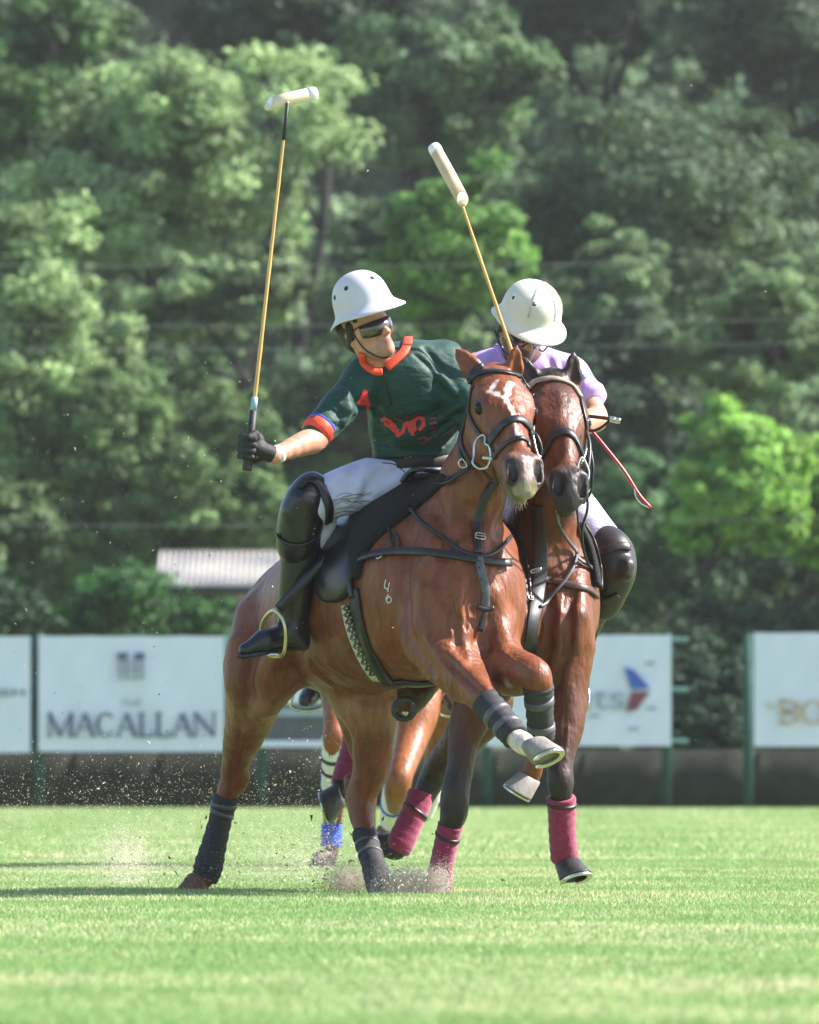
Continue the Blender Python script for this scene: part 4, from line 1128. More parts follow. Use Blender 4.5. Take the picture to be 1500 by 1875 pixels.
bodyP = human_body(HD1, J(700, 672, -.05), J(748, 715, .02), J(760, 800, .1), J(768, 860, .14), sh1, el1, wr1, hp1, kn1, an1, to1, Ft1)
# right hand closed round the mallet grip
SH0, SH1 = J(452, 862, -.42), J(526, 196, -.46)
sdir = (SH1 - SH0).normalized()
def fist(wrist, grip_c, sdir, back, palm_r=.024, r=.0105, thumb_up=True):
    """fist round a rod: palm block plus four fingers each wrapped as its own chain and a thumb"""
    palm = []
    wrist = Vector(wrist); g = Vector(grip_c)
    into = (g - wrist); into = (into - sdir * into.dot(sdir)).normalized()      # from wrist towards the rod
    side = sdir.cross(into).normalized() * back                                # side where the finger tips close
    k0 = g - into * .030
    palm.append(Prim(wrist, k0 + sdir * .0, .029, .028, .02)); palm.append(Prim(k0 - sdir * .032 - side * .014, k0 + sdir * .032 - side * .014, .021, .024, .02))
    F_ = []
    for i in range(4):
        o = sdir * (.033 - .0225 * i); rr = r * (1 - .05 * i) * (1 if i < 3 else .88)
        ch = [k0 + o - side * .02, g + o - side * .026 + into * .008, g + o + into * .030 - side * .010, g + o + into * .026 + side * .018, g + o - into * .004 + side * .026]
        for a, b in zip(ch[:-1], ch[1:]): F_.append(Prim(a, b, rr, rr * .97, .004))
    th = [k0 + sdir * .03, g + sdir * .05 + side * .018 - into * .01, g + sdir * .036 + side * .030 + into * .018]
    for a, b in zip(th[:-1], th[1:]): F_.append(Prim(a, b, .0125, .0105, .006))
    return palm, F_
gc = SH0 + sdir * .085
pa, fi = fist(wr1[0], gc, sdir, 1)
body_r1 = skin_obj('body', bodyP + pa + fi, .0075, M['skin'], rider1, lambda V: skin_tint(V, HD1), fine=(None, None, (1.98, 2.32)), hf=.0035)
glove1 = skin_obj('glove', [Prim(p.a, p.b, p.ra + .003, p.rb + .003, p.k) for p in pa[:1]] + [Prim(p.a, p.b, p.ra + .003, p.rb + .003, p.k) for p in pa[1:]] + [Prim(p.a, p.b, p.ra + .0025, p.rb + .0025, p.k) for p in fi], .0035, M['glove'], rider1)
# pale wristband
fa = (wr1[0] - el1[0]).normalized()
mb = MB(); mb.tube([wr1[0] - fa * .028, wr1[0] - fa * .026, wr1[0] - fa * .004, wr1[0] - fa * .002], [.028, .0335, .0335, .028], 18); mb.build('wristband', M['sock'], rider1)
# left hand hidden behind the neck, closed on the reins
pa2, fi2 = fist(wr1[1], wr1[1] + Vector((.03, -.06, -.02)), Vector((.3, .2, 1)).normalized(), 1)
skin_obj('glove', [Prim(p.a, p.b, p.ra + .003, p.rb + .003, p.k) for p in pa2 + fi2], .005, M['glove'], rider1)
# jersey
def infl(P, e): return [Prim(p.a, p.b, p.ra + e, p.rb + e, p.k, p.lat, p.f, p.sub) for p in P]
nrm1 = np.array(Ft1)
shirtP = [Prim(J(757, 838, .13), J(757, 765, .08), .152, .150, .03, Ft1, .72), Prim(J(757, 765, .08), J(752, 705, .01), .152, .165, .05, Ft1, .66),
          Prim(J(675, 690, -.04), J(748, 682, -.02), .080, .075, .06), Prim(J(748, 682, -.02), J(812, 668, .05), .075, .078, .06), Prim(J(705, 668, -.05), J(722, 700, -.02), .062, .09, .05, Ft1, .8)]
shirtP += [Prim(J(664, 702, -.05), J(620, 750, -.12), .078, .066, .04), Prim(J(620, 750, -.12), J(585, 786, -.19), .067, .060, .02),
           Prim(J(818, 668, .05), J(848, 730, -.02), .080, .07, .04), Prim(J(848, 730, -.02), J(868, 778, -.02), .07, .062, .02)]
shirtP.append(Prim(J(762, 834 + 500, .1), J(764, 834 + 500, .1), 1.0, 1.0, .006, sub=True))
prs = Probe(shirtP, .015)
groove_on(shirtP, [([(838, 735), (800, 758), (770, 772), (735, 776)], .016, .03, .010), ([(842, 755), (805, 790), (770, 800)], .014, .03, .008), ([(835, 790), (790, 815), (740, 812)], .012, .025, .007),
                   ([(668, 735), (690, 755), (700, 790)], .014, .03, .008), ([(640, 705), (655, 740), (668, 750)], .012, .02, .006), ([(600, 745), (622, 762), (645, 762)], .010, .02, .005),
                   ([(800, 700), (825, 720), (840, 745)], .014, .025, .009), ([(780, 640), (815, 690), (840, 720)], .010, .02, .006), ([(690, 800), (730, 825), (790, 828)], .010, .02, .006),
                   ([(585, 768), (600, 785), (625, 778)], .008, .015, .004), ([(700, 700), (690, 740)], .01, .02, .004), ([(735, 790), (690, 812)], .01, .02, .005), ([(836, 728), (815, 738), (795, 745)], .006, .010, .006), ([(838, 742), (812, 764), (788, 770)], .006, .010, .007), ([(840, 765), (818, 782), (800, 785)], .006, .010, .006),
                   ([(842, 800), (815, 815), (780, 820)], .006, .010, .006), ([(835, 815), (800, 826), (760, 824)], .006, .010, .005), ([(690, 772), (712, 788), (745, 792)], .006, .010, .004), ([(688, 788), (715, 808), (750, 812)], .006, .010, .005), ([(672, 745), (684, 765), (690, 780)], .006, .010, .005),
                   ([(636, 712), (645, 735), (640, 755)], .006, .010, .005), ([(612, 738), (628, 756), (622, 775)], .006, .010, .004), ([(760, 650), (785, 672), (800, 695)], .006, .012, .004), ([(690, 700), (684, 725)], .006, .01, .004)], prs)
ridge_on(shirtP, [([(838, 745), (800, 772), (765, 785)], .016, .02, .007), ([(836, 770), (800, 800), (760, 806)], .014, .02, .006), ([(686, 765), (740, 800), (780, 790)], .013, .02, .005),
                  ([(630, 715), (640, 750), (630, 775)], .014, .02, .005), ([(810, 690), (832, 718)], .014, .02, .006), ([(690, 822), (740, 838), (800, 838)], .012, .02, .005)], prs)
cuffq = (J(620, 750, -.12) - J(584, 790, -.19)).normalized()
jersey1 = skin_obj('jersey', shirtP, .005, M['green_shirt'], rider1, relax=1)
mb = MB(); c0 = J(590, 780, -.180); c1 = J(576, 797, -.208)
mb.tube([c0, c0.lerp(c1, .1), c0.lerp(c1, .8), c1], [.057, .0605, .0595, .050], 26); cuff = mb.build('sleeve_cuff', M['orange'], jersey1)
mb = MB(); mb.tube([c0 - (c1 - c0) * .12, c0 + (c1 - c0) * .02, c0 + (c1 - c0) * .16], [.058, .0612, .0605], 26); mb.build('cuff_piping', M['blue_wrap'], jersey1)
jt = [jersey1]
strap('collar', [(664, 645), (667, 664), (676, 677), (690, 682), (700, 681)], .026, .008, M['orange'], jersey1, [jersey1, body_r1], off=.006)
strap('collar', [(748, 622), (746, 632), (740, 646), (724, 660), (708, 674)], .032, .008, M['orange'], jersey1, [jersey1, body_r1], off=.006)
strap('zip', [(703, 683), (708, 705), (713, 725), (717, 740)], .008, .004, M['zip'], jersey1, jt, off=.001)
poly_marks('number_four', [[(668, 716), (656, 737), (676, 739)], [(669, 716), (673, 748)], [(662, 728), (672, 732)]], .015, M['red_print'], jersey1, jt, .004)
poly_marks('sleeve_mark', [[(580, 740), (572, 752)], [(579, 741), (570, 757)]], .012, M['red_print'], jersey1, jt, .004)
poly_marks('script_print', [[(700, 770), (708, 766), (716, 772), (722, 781), (730, 797), (738, 792), (742, 777), (748, 774), (752, 789), (760, 786), (758, 770), (764, 764), (774, 766), (776, 778), (768, 786)],
                            [(706, 776), (716, 781), (724, 790)], [(752, 772), (756, 795)]], .014, M['red_print'], jersey1, jt, .004)
poly_marks('small_print', [[(722, 765), (736, 770)], [(788, 768), (798, 766)], [(787, 776), (799, 773)], [(788, 784), (798, 781)], [(786, 792), (797, 789)], [(765, 803), (776, 800), (784, 806)], [(770, 812), (780, 806), (788, 802)], [(744, 763), (756, 760), (764, 757)]], .0075, M['pink_print'], jersey1, jt, .004)
# belt and breeches
rings = []; fF = Vector((Ft1.x, Ft1.y, 0)).normalized(); fS = Vector((-fF.y, fF.x, 0))
for px_, r_ in ((858, .150), (856, .156), (838, .156), (835, .148)):
    c = J(763, px_, .13); rings.append([c + fS * (cos(a) * r_) + fF * (sin(a) * r_ * .76) + Vector((0, 0, .010 * cos(a))) for a in [2 * pi * k / 48 for k in range(48)]])
mb = MB(); mb.rings(rings); mb.build('belt', M['belt'], rider1)
tgt = [o for o in rider1.children if o.name.startswith('belt')]
bk = hit(746, 843, tgt)
buckle(748, 843, .020, .030, 0, tgt, tgt[0], off=.004)
brP = [Prim(J(764, 868, .15), J(775, 885, .17), .158, .14, .05, Ft1, .85)] + chain([(J(735, 878, .13), .105), (J(690, 885, .08), .098), (J(640, 897, .02), .088), (J(595, 912, -.03), .076), (J(570, 925, -.05), .066)], .05)
brP += chain([(J(800, 880, .2), .10), (J(840, 905, .16), .085), (J(880, 945, .12), .07)], .05) + chain([(J(566, 930, -.05), .066), (J(590, 955, .02), .05), (J(575, 985, .03), .055)], .03)
brP.append(Prim(J(764, 852 - 500, .15), J(766, 852 - 500, .15), 1.0, 1.0, .006, sub=True))
prb = Probe(brP, .015)
groove_on(brP, [([(700, 862), (680, 885), (665, 915)], .014, .03, .007), ([(735, 850), (710, 872), (700, 880)], .012, .02, .006), ([(612, 925), (640, 918), (668, 922)], .009, .014, .006), ([(612, 938), (645, 932), (672, 930)], .009, .014, .006), ([(610, 905), (640, 900)], .01, .02, .004), ([(655, 850), (640, 880), (615, 890)], .012, .03, .004)], prb)
breeches1 = skin_obj('breeches', brP, .007, M['breeches'], rider1, relax=2)
strap('pocket_seam', [(700, 848), (722, 850), (738, 862), (752, 872)], .003, .002, M['black_tape'], breeches1, [breeches1], off=.001)
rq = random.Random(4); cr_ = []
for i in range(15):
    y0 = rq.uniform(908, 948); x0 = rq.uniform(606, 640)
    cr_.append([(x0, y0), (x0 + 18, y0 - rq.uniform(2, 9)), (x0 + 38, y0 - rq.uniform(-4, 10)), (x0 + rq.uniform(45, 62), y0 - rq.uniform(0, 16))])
stroke_marks('shade_grime_streaks', cr_, .0022, M['shade_grime'], breeches1, [breeches1], off=.0006, thick=.0006)  # thin grey strokes painting crease shade and grime on the thigh
strap('belt_loop', [(724, 838), (725, 850)], .006, .004, M['breeches'], breeches1, tgt, off=.006)
strap('belt_loop', [(800, 838), (801, 852)], .010, .004, M['breeches'], breeches1, tgt, off=.006)
# boot, knee guard
bootP = chain([(J(556, 960, .0), .072), (J(550, 1020, .03), .070), (J(543, 1080, .06), .064), (J(538, 1130, .08), .052), (J(541, 1165, .09), .048)], .03)
bootP += [Prim(J(548, 1170, .09), J(552, 1178, .09), .032, .030, .03), Prim(J(528, 1160, .07), J(485, 1175, .03), .042, .040, .04), Prim(J(485, 1175, .03), J(450, 1190, .0), .040, .026, .03)]
boot1 = skin_obj('riding_boot', bootP, .006, M['black_leather'], rider1, relax=1)
mb = MB(); sole = []
for x, y, d, hw in ((434, 1200, -.01, .012), (445, 1203, .0, .034), (480, 1197, .03, .042), (512, 1190, .06, .03), (540, 1189, .09, .03), (560, 1186, .1, .02)):
    c = J(x, y, d); sole.append([c + Vector((.1, hw, .008)) - Vector((.1, 0, 0)), c + Vector((0, -hw, .008)), c + Vector((0, -hw, -.008)), c + Vector((0, hw, -.008))])
mb.rings(sole); mb.build('boot_sole', M['black_leather'], boot1)
kg = chain([(J(572, 892, -.05), .055), (J(562, 915, -.055), .076), (J(552, 950, -.04), .082), (J(545, 985, -.02), .074), (J(542, 1003, .0), .066)], .03)
kneeP = kg + [Prim(J(552, 915, -.10), J(540, 935, -.09), .045, .045, .03)]
knee1 = skin_obj('knee_guard', kneeP, .006, M['black_leather'], rider1, relax=1)
strap('guard_strap', [(548, 893), (562, 880), (580, 882), (594, 905), (602, 930), (600, 955)], .034, .008, M['black_leather'], knee1, [knee1, breeches1], off=.006)
strap('guard_strap', [(509, 978), (518, 990), (540, 998), (562, 994), (578, 984)], .012, .007, M['black_leather'], knee1, [knee1, boot1], off=.005)
# other leg between the horses
skin_obj('riding_boot', chain([(J(880, 950, .12), .07), (J(872, 1060, .2), .062), (J(868, 1160, .25), .045), (J(905, 1185, .1), .03)], .02), .012, M['black_leather'], rider1)
# face: hair, glasses, chin strap
hairP = [Prim(HD1(-.045, 0, .0), HD1(-.05, 0, .02), .078, .08, .02), Prim(HD1(.0, -.066, .03), HD1(-.03, -.066, -.03), .022, .02, .01), Prim(HD1(.0, .066, .03), HD1(-.03, .066, -.03), .022, .02, .01), Prim(HD1(.035, -.06, .045), HD1(.05, -.052, .03), .014, .008, .01), Prim(HD1(.06, .05, .045), HD1(.055, .058, .02), .014, .007, .01)]
skin_obj('hair', hairP, .004, M['hair'], rider1)
def visor_glasses(H, parent, mt):
    mb = MB(); rings = []
    rows = []
    for i in range(25):
        t = -1 + 2 * i / 24; a = t * 1.08
        r = .103; f = .002 + cos(a) * .103 ; w = sin(a) * .083
        hgt = .029 * (1 - .25 * abs(t) ** 3); notch = .012 * math.exp(-(t / .16) ** 2)
        top = H(f + .002, w, .016 + .002); bot = H(f - .004, w, .016 - hgt * 1.9 + notch)
        mid = H(f + .004, w, .016 - hgt * .9)
        n = (H.F * cos(a) + H.S * sin(a)) * .003
        rows.append([top, mid, bot, bot - n, mid - n, top - n])
    mb.rings(rows); g_ = mb.build('glasses', mt, parent)
    mb = MB()
    mb.tube([r[0] for r in rows], .0025, 6)
    for s_ in (0, -1): mb.tube([rows[s_][0], H(-.02, (-1 if s_ == 0 else 1) * .08, .008)], .0025, 6)
    mb.build('glasses_frame', M['black_tape'], g_)
    return g_
visor_glasses(HD1, rider1, M['lens'])
hel1, hf1 = helmet(rider1, HD1, M['helmet'])
vents(hel1, [(634, 528), (682, 509), (613, 545)], M['black_tape'], M['zip'], .0075)
def chin_straps(H, parent, hd):
    for w in (-1, 1):
        P = []
        for f, s_, u in ((.01, .088, .045), (.015, .086, -.01), (.025, .072, -.06), (.045, .052, -.095), (.062, .028, -.118), (.072, .0, -.126)):
            p = H(f, w * s_, u); n = nearest(p, [hd]); P.append(tuple(n[0] + n[1] * .003) if (n[0] - p).length < .03 and u < .03 else tuple(p))
        mb = MB(); mb.tube(catmull(P, 5), .003, 6); mb.build('chin_strap', M['black_tape'], parent)
chin_straps(HD1, hel1, body_r1)

# mallets
def mallet(label, grip0, head_c, head_a, head_b, r0, r1, mtw, group, shaft_mt=None, black_to=0.0, grip_len=.22):
    e = empty('mallet', grip0, label, 'polo mallet', group)
    g0, hc = Vector(grip0), Vector(head_c); d = (hc - g0).normalized(); L_ = (hc - g0).length
    mb = MB(); n = 40
    P = [g0 + d * (L_ * i / n) for i in range(n + 1)]
    mb.tube(P[4:], [(.0085 - .0035 * i / n) * (1.12 if i % 9 == 4 else 1) for i in range(4, n + 1)], 10); mb.build('shaft', M['bamboo'], e)
    mb = MB(); mb.tube([g0, g0 + d * .01, g0 + d * grip_len * .5, g0 + d * grip_len], [.016, .018, .0155, .0125], 12); mb.build('grip', M['black_tape'], e)
    mb = MB(); mb.tube([g0 + d * grip_len, g0 + d * (grip_len + .05)], [.0118, .0115], 12); mb.build('grip_band', M['blue_tape'], e)
    if black_to: 
        mb = MB(); mb.tube([hc - d * black_to, hc - d * .005], [.0068, .0068], 10); mb.build('shaft_binding', M['black_tape'], e)
    a, b = Vector(head_a), Vector(head_b); t = (b - a).normalized(); u = t.cross(Vector((0, 1, 0))).normalized(); w = t.cross(u); LL = (b - a).length
    rings = []
    for q, rr in ((0, .6), (.02, .93), (.05, 1), (.5, 1.04), (.95, 1), (.985, .93), (1.0, .6)):
        ring = []
        for k in range(24):
            an = 2 * pi * k / 24
            p = a + t * (LL * q) + (u * cos(an) + w * sin(an)) * (.024 * rr)
            # slanted cut at the a end
            side = (u * cos(an) + w * sin(an)).dot(Vector((0, -.4, .9)).normalized())
            cut = LL * .17 * (side * .5 + .5)
            pos = (p - a).dot(t)
            if pos < cut: p = p + t * (cut - pos)
            ring.append(p)
        rings.append(ring)
    mb = MB(); mb.rings(rings); h_ = mb.build('mallet_head', M[mtw], e)
    # painted ends
    mb = MB(); mb.tube([b - t * .034, b - t * .012, b + t * .0005], [.0246, .0248, .0215], 24); mb.build('painted_end', M['white_paint'], h_)
    mb = MB(); c = [p + (a + t * LL * .085 - p) * .02 - t * .0006 for p in rings[1]]
    mb.add(c, [tuple(range(len(c)))]); mb.build('slanted_face', M['white_paint'], h_)
    return e
mallet('bamboo mallet held upright by the green-shirted rider, its pale head across the top', SH0, SH1 + sdir * .02, J(484, 192, -.46), J(579, 170, -.40), 0, 0, 'mallet_wood', 'polo mallets', black_to=.14)
sl_ = [J(452, 866, -.42)]
G2 = J(985, 785, -.02); HC2 = J(846, 374, -.06)
mallet('bamboo mallet with a tan head slanting up in front of the cream helmet', G2, HC2 + (HC2 - G2).normalized() * .0, J(852, 374, -.12), J(794, 268, .02), 0, 0, 'mallet_wood2', 'polo mallets')

# ---- rider in lilac
rider2 = empty('person', J(950, 880, .6), 'rider in a lilac jersey with head bowed under a cream helmet, on the bay horse', 'person', 'polo players')
HD2 = HF(J(958, 601, .20), (.28, -.86, -.44), (.24, -.36, .90))
Ft2 = Vector((.15, -.95, -.25)).normalized()
sh2 = [J(872, 672, .34), J(1052, 690, .32)]; el2 = [J(905, 770, .2), J(1092, 765, .22)]; wr2 = [J(972, 775, .06), J(1040, 790, .02)]
hp2 = [J(930, 890, .55), J(995, 885, .5)]; kn2 = [J(850, 980, .35), J(1122, 1010, .3)]; an2 = [J(850, 1180, .6), J(1048, 1240, .74)]; to2 = [J(840, 1200, .45), J(1066, 1270, .6)]
bP2 = human_body(HD2, J(962, 660, .3), J(960, 730, .4), J(955, 810, .5), J(958, 870, .55), sh2, el2, wr2, hp2, kn2, an2, to2, Ft2)
pA, fA = fist(wr2[0], G2 + (HC2 - G2).normalized() * .06, (HC2 - G2).normalized(), 1)
pB, fB = fist(wr2[1], wr2[1] + Vector((-.03, -.07, 0)), Vector((.35, .1, .9)).normalized(), 1)
body_r2 = skin_obj('body', bP2 + pA + fA + pB + fB, .0075, M['skin'], rider2, lambda V: mixc(skin_tint(V, HD2, (.42, .22, .14)), (.03, .02, .015), ((np.array((V - np.array(HD2.c)) @ np.array(HD2.U)) < -.045) & (((V - np.array(HD2.c)) @ np.array(HD2.F)) > .0) & (np.linalg.norm(V - np.array(HD2.c), axis=1) < .14)) * .8), fine=(None, None, (1.98, 2.32)), hf=.004)
sP2 = [Prim(J(955, 850, .52), J(958, 740, .42), .15, .155, .04, Ft2, .72), Prim(J(890, 690, .36), J(965, 672, .36), .085, .08, .06), Prim(J(965, 672, .36), J(1035, 690, .34), .08, .085, .06),
       Prim(J(880, 690, .35), J(892, 750, .25), .080, .07, .04), Prim(J(1045, 700, .33), J(1074, 722, .28), .078, .064, .04), Prim(J(915, 680, .33), J(1010, 690, .30), .075, .07, .06)]
prs2 = Probe(sP2, .015)
groove_on(sP2, [([(1000, 650), (1015, 680), (1020, 700)], .01, .02, .006), ([(1030, 665), (1035, 700)], .01, .02, .006), ([(880, 640), (900, 660), (920, 668)], .01, .02, .005), ([(1055, 680), (1065, 710)], .009, .015, .005)], prs2)
jersey2 = skin_obj('jersey', sP2, .0065, M['lilac'], rider2, relax=2)
mb = MB(); c0 = J(1078, 718, .27); c1 = J(1090, 732, .24); mb.tube([c0, c0.lerp(c1, .3), c1], [.050, .057, .050], 24); mb.build('sleeve_cuff', M['lilac'], jersey2)
strap('collar', [(905, 620), (912, 640), (925, 665), (945, 680)], .02, .012, M['lilac'], jersey2, [jersey2, body_r2], off=.006)
poly_marks('sleeve_crest', [[(1066, 688), (1070, 694), (1074, 690)], [(1069, 686), (1070, 696)]], .005, M['blue_wrap'], jersey2, [jersey2], .002)
brP2x = 0
brP2 = chain([(J(958, 875, .55), .15), (J(995, 885, .5), .11), (J(1050, 935, .42), .09), (J(1092, 980, .35), .075), (J(1118, 1005, .3), .065)], .05) + chain([(J(930, 885, .55), .11), (J(890, 930, .45), .09), (J(850, 980, .35), .07)], .05)
breeches2 = skin_obj('breeches', brP2, .008, M['breeches'], rider2, relax=2)
M['bk'] = M['brown_guard'] = mat('brown_guard_leather', (.026, .020, .019), .42, .2, 20, .15, 120, spec=.45, bdist=.003)
kg2 = skin_obj('knee_guard', chain([(J(1112, 992, .3), .06), (J(1124, 1012, .27), .072), (J(1126, 1045, .27), .076), (J(1116, 1080, .32), .066), (J(1106, 1108, .36), .058)], .03) + [Prim(J(1148, 1035, .2), J(1146, 1050, .2), .03, .028, .02)], .006, M['brown_guard'], rider2, relax=1)
strap('guard_strap', [(1094, 1015), (1110, 1008), (1135, 1000), (1152, 1003)], .03, .008, M['brown_guard'], kg2, [kg2], off=.005)
strap('guard_strap', [(1088, 1090), (1108, 1098), (1132, 1088)], .026, .008, M['brown_guard'], kg2, [kg2], off=.005)
strap('guard_patch', [(1148, 1028), (1150, 1040), (1146, 1052)], .018, .008, M['brown_guard'], kg2, [kg2], off=.004)
skin_obj('riding_boot', chain([(J(1104, 1095, .38), .050), (J(1076, 1150, .54), .044), (J(1055, 1220, .7), .042), (J(1048, 1250, .74), .04), (J(1068, 1276, .6), .026)], .02), .008, M['brown_guard'], rider2)
skin_obj('riding_boot', chain([(J(850, 980, .35), .075), (J(850, 1100, .5), .06), (J(850, 1180, .6), .045), (J(840, 1200, .45), .03)], .02), .012, M['brown_guard'], rider2)
skin_obj('hair', [Prim(HD2(-.045, 0, .0), HD2(-.05, 0, .02), .080, .082, .02), Prim(HD2(.0, -.068, .03), HD2(-.03, -.068, -.04), .02, .02, .01), Prim(HD2(.0, .068, .03), HD2(-.03, .068, -.04), .02, .02, .01)], .005, M['hair'], rider2)
visor_glasses(HD2, rider2, M['lens'])
hel2, hf2 = helmet(rider2, HD2, M['helmet_cream'], off=(.034, 0, .076), ht=.122, sc=1.08)
vents(hel2, [(940, 545), (978, 557)], M['white_paint'], M['grey_strap'], .011)
for a0 in (.5, 1.2, 2.2, -.5):
    c, F_, S_2, U_ = hf2
    mb = MB(); P = []
    for i in range(1, 12):
        a = pi / 2 * i / 12; q = sin(a) ** .9; z = .122 * cos(a) ** .82
        P.append(c + F_ * (cos(a0) * .1196 * 1.08 * q) + S_2 * (sin(a0) * .1036 * 1.08 * q) + U_ * (z + .0014))
    mb.tube(P, .0014, 5); mb.build('seam', M['tan_strap'], hel2)
tube_px('chin_strap', [(906, 605, .18), (915, 630, .12), (930, 650, .08), (955, 665, .05)], .003, M['black_tape'], hel2)
tube_px('chin_strap', [(1006, 630, .12), (995, 643, .08), (988, 640, .06)], .003, M['black_tape'], hel2)
# whip
whip = empty('whip', J(1082, 775, -.02), 'thin red riding whip with brown handle held out by the lilac rider', 'whip')
tube_px('whip_handle', [(1050, 760, .0), (1076, 762, -.04), (1105, 765, -.06), (1122, 768, -.07)], .007, M['brown_strap'], whip)
tube_px('wrist_loop', [(1118, 768, -.07), (1105, 780, -.06), (1090, 788, -.05), (1078, 788, -.04)], .0055, M['strap'], whip)
tube_px('whip_knob', [(1116, 767, -.07), (1124, 768, -.07), (1126, 769, -.07), (1136, 771, -.07)], .011, M['steel'], whip)
tube_px('whip_shaft', [(1078, 782, -.03), (1110, 820, -.04), (1145, 865, -.05), (1170, 905, -.06), (1192, 930, -.06)], .0055, M['red_whip'], whip)
tube_px('whip_keeper', [(1162, 893, -.06), (1164, 908, -.06), (1174, 922, -.06), (1190, 930, -.06)], .0025, M['white_paint'], whip)
# ------------------------------------------------------------------ third pair, ten metres further back
horse3 = empty('horse', GZ(700, 10.2), 'out-of-focus chestnut horse seen only as legs beneath the nearer horses', 'horse', 'polo horses at the gallop')
L3 = Vector((.97, .2, 0))
h3 = chain(JL([(700, 1120, 11.2, .26), (700, 1110, 10.6, .31), (702, 1105, 10.1, .25)]), .01, L3, .84)
h3 += [Prim(J(700, 1060, 10.0), J(745, 960, 9.8), .19, .13, .06, L3, .75), Prim(J(745, 960, 9.8), J(775, 880, 9.6), .13, .1, .05, L3, .8)]
F3 = Frame(J(780, 862, 9.55), (.1, -.7, -.64), (.99, .1, 0))
h3 += horse_head(F3) + ear(F3(0, .01, -.058), J(768, 825, 9.6), (-.1, -1, .1)) + ear(F3(0, 0, .06), J(800, 826, 9.6), (.3, -1, .1))
h3 += chain(JL([(640, 1190, 10.0, .12), (625, 1270, 9.8, .085), (615, 1335, 9.6, .056), (610, 1362, 9.6, .046), (610, 1440, 9.8, .033), (611, 1475, 9.9, .048), (610, 1500, 9.9, .044), (608, 1540, 9.9, .034), (604, 1572, 9.9, .034)]), .04)
h3 += chain(JL([(760, 1190, 10.0, .12), (768, 1290, 9.8, .095), (755, 1350, 9.7, .075), (735, 1415, 9.5, .056), (728, 1440, 9.5, .058), (724, 1465, 9.6, .046), (718, 1495, 9.9, .036), (714, 1512, 10, .036)]), .04)
h3 += chain(JL([(800, 1200, 10.9, .12), (820, 1290, 11.0, .085), (808, 1350, 11.1, .06), (795, 1405, 11.2, .048), (800, 1440, 11.2, .034), (770, 1500, 11.3, .03)]), .04)
h3 += chain(JL([(660, 1200, 11.0, .12), (668, 1300, 11.1, .07), (672, 1400, 11.2, .045), (676, 1480, 11.2, .034), (676, 1560, 11.2, .03)]), .04)
def color_h3(V):
    C = np.tile(np.array((.22, .07, .022)), (len(V), 1)) * (1 + .15 * vnoise(V, 7, 9))[:, None]
    C = mixc(C, (.16, .13, .09), .6 * (1 - sstep(V[:, 2], .2, .4)) * (V[:, 0] < -.1))
    return C
skin_obj('body', h3, .014, M['coat'], horse3, color_h3, relax=3)
tp = lambda nm, pts, mt, bands=(), bm='black_tape', bw=.03: [band('bandage_stripe', pts, t, M[bm], w3, bw, .003) for w3 in [wrap(nm, pts, M[mt], horse3, .02, 2)] for t in bands]
tp('leg_bandage', [(612, 1352, 9.6, .052), (611, 1400, 9.7, .048), (609, 1442, 9.8, .044)], 'white_wrap', (.35, .65), 'black_tape', .024)
tp('leg_bandage', [(608, 1508, 9.9, .040), (606, 1550, 9.9, .042)], 'blue_wrap')
tp('leg_bandage', [(726, 1446, 9.55, .056), (720, 1475, 9.75, .05), (716, 1505, 9.95, .042)], 'white_wrap', (.5,), 'blue_wrap', .03)
tp('leg_bandage', [(800, 1420, 11.2, .045), (790, 1450, 11.2, .045), (775, 1490, 11.3, .04)], 'white_wrap', (.12,), 'blue_wrap', .03)
hoof(horse3, GZ(598, 9.9, .075), (-.4, -1, 0), (.1, .1, 1), M['hoof'], 1.0)
hoof(horse3, J(710, 1518, 10.0), (-.2, -.6, -.6), (.3, -.3, .8), M['hoof'], 1.0)
hoof(horse3, GZ(676, 11.2, .07), (0, -1, 0), (0, 0, 1), M['hoof'], .95)
rider3 = empty('person', J(695, 960, 10.4), 'out-of-focus rider whose black boots show below the chestnut horse belly', 'person', 'polo players')
HD3 = HF(J(800, 752, 9.7), (.1, -.95, -.2), (0, -.2, 1))
bodyP3 = human_body(HD3, J(790, 790, 9.9), J(780, 815, 10.0), J(735, 890, 10.3), J(700, 945, 10.4), [J(738, 820, 10.1), J(830, 812, 10.1)], [J(730, 880, 10.0), J(830, 880, 10)], [J(760, 920, 9.8), J(800, 920, 9.8)],
                   [J(660, 940, 10.3), J(735, 940, 10.3)], [J(585, 1060, 10), J(812, 1060, 10)], [J(575, 1240, 10.1), J(822, 1250, 10.1)], [J(562, 1285, 9.9), J(830, 1292, 9.9)], Vector((0, -1, 0)))
skin_obj('body', bodyP3, .015, M['skin'], rider3, lambda V: np.tile(np.array((.5, .25, .165)), (len(V), 1)))
skin_obj('jersey', [Prim(J(700, 930, 10.4), J(775, 830, 10.1), .15, .15, .04, (0, 1, 0), .7), Prim(J(745, 825, 10.1), J(822, 818, 10.1), .08, .08, .05), Prim(J(745, 825, 10.1), J(735, 860, 10.05), .07, .055, .03), Prim(J(824, 818, 10.1), J(830, 860, 10.05), .07, .055, .03)], .015, M['green_shirt'], rider3)
skin_obj('breeches', chain(JL([(690, 940, 10.3, .14), (640, 980, 10.2, .095), (588, 1055, 10, .075)]), .04) + chain(JL([(705, 940, 10.3, .14), (755, 980, 10.2, .095), (808, 1055, 10, .075)]), .04), .015, M['breeches'], rider3)
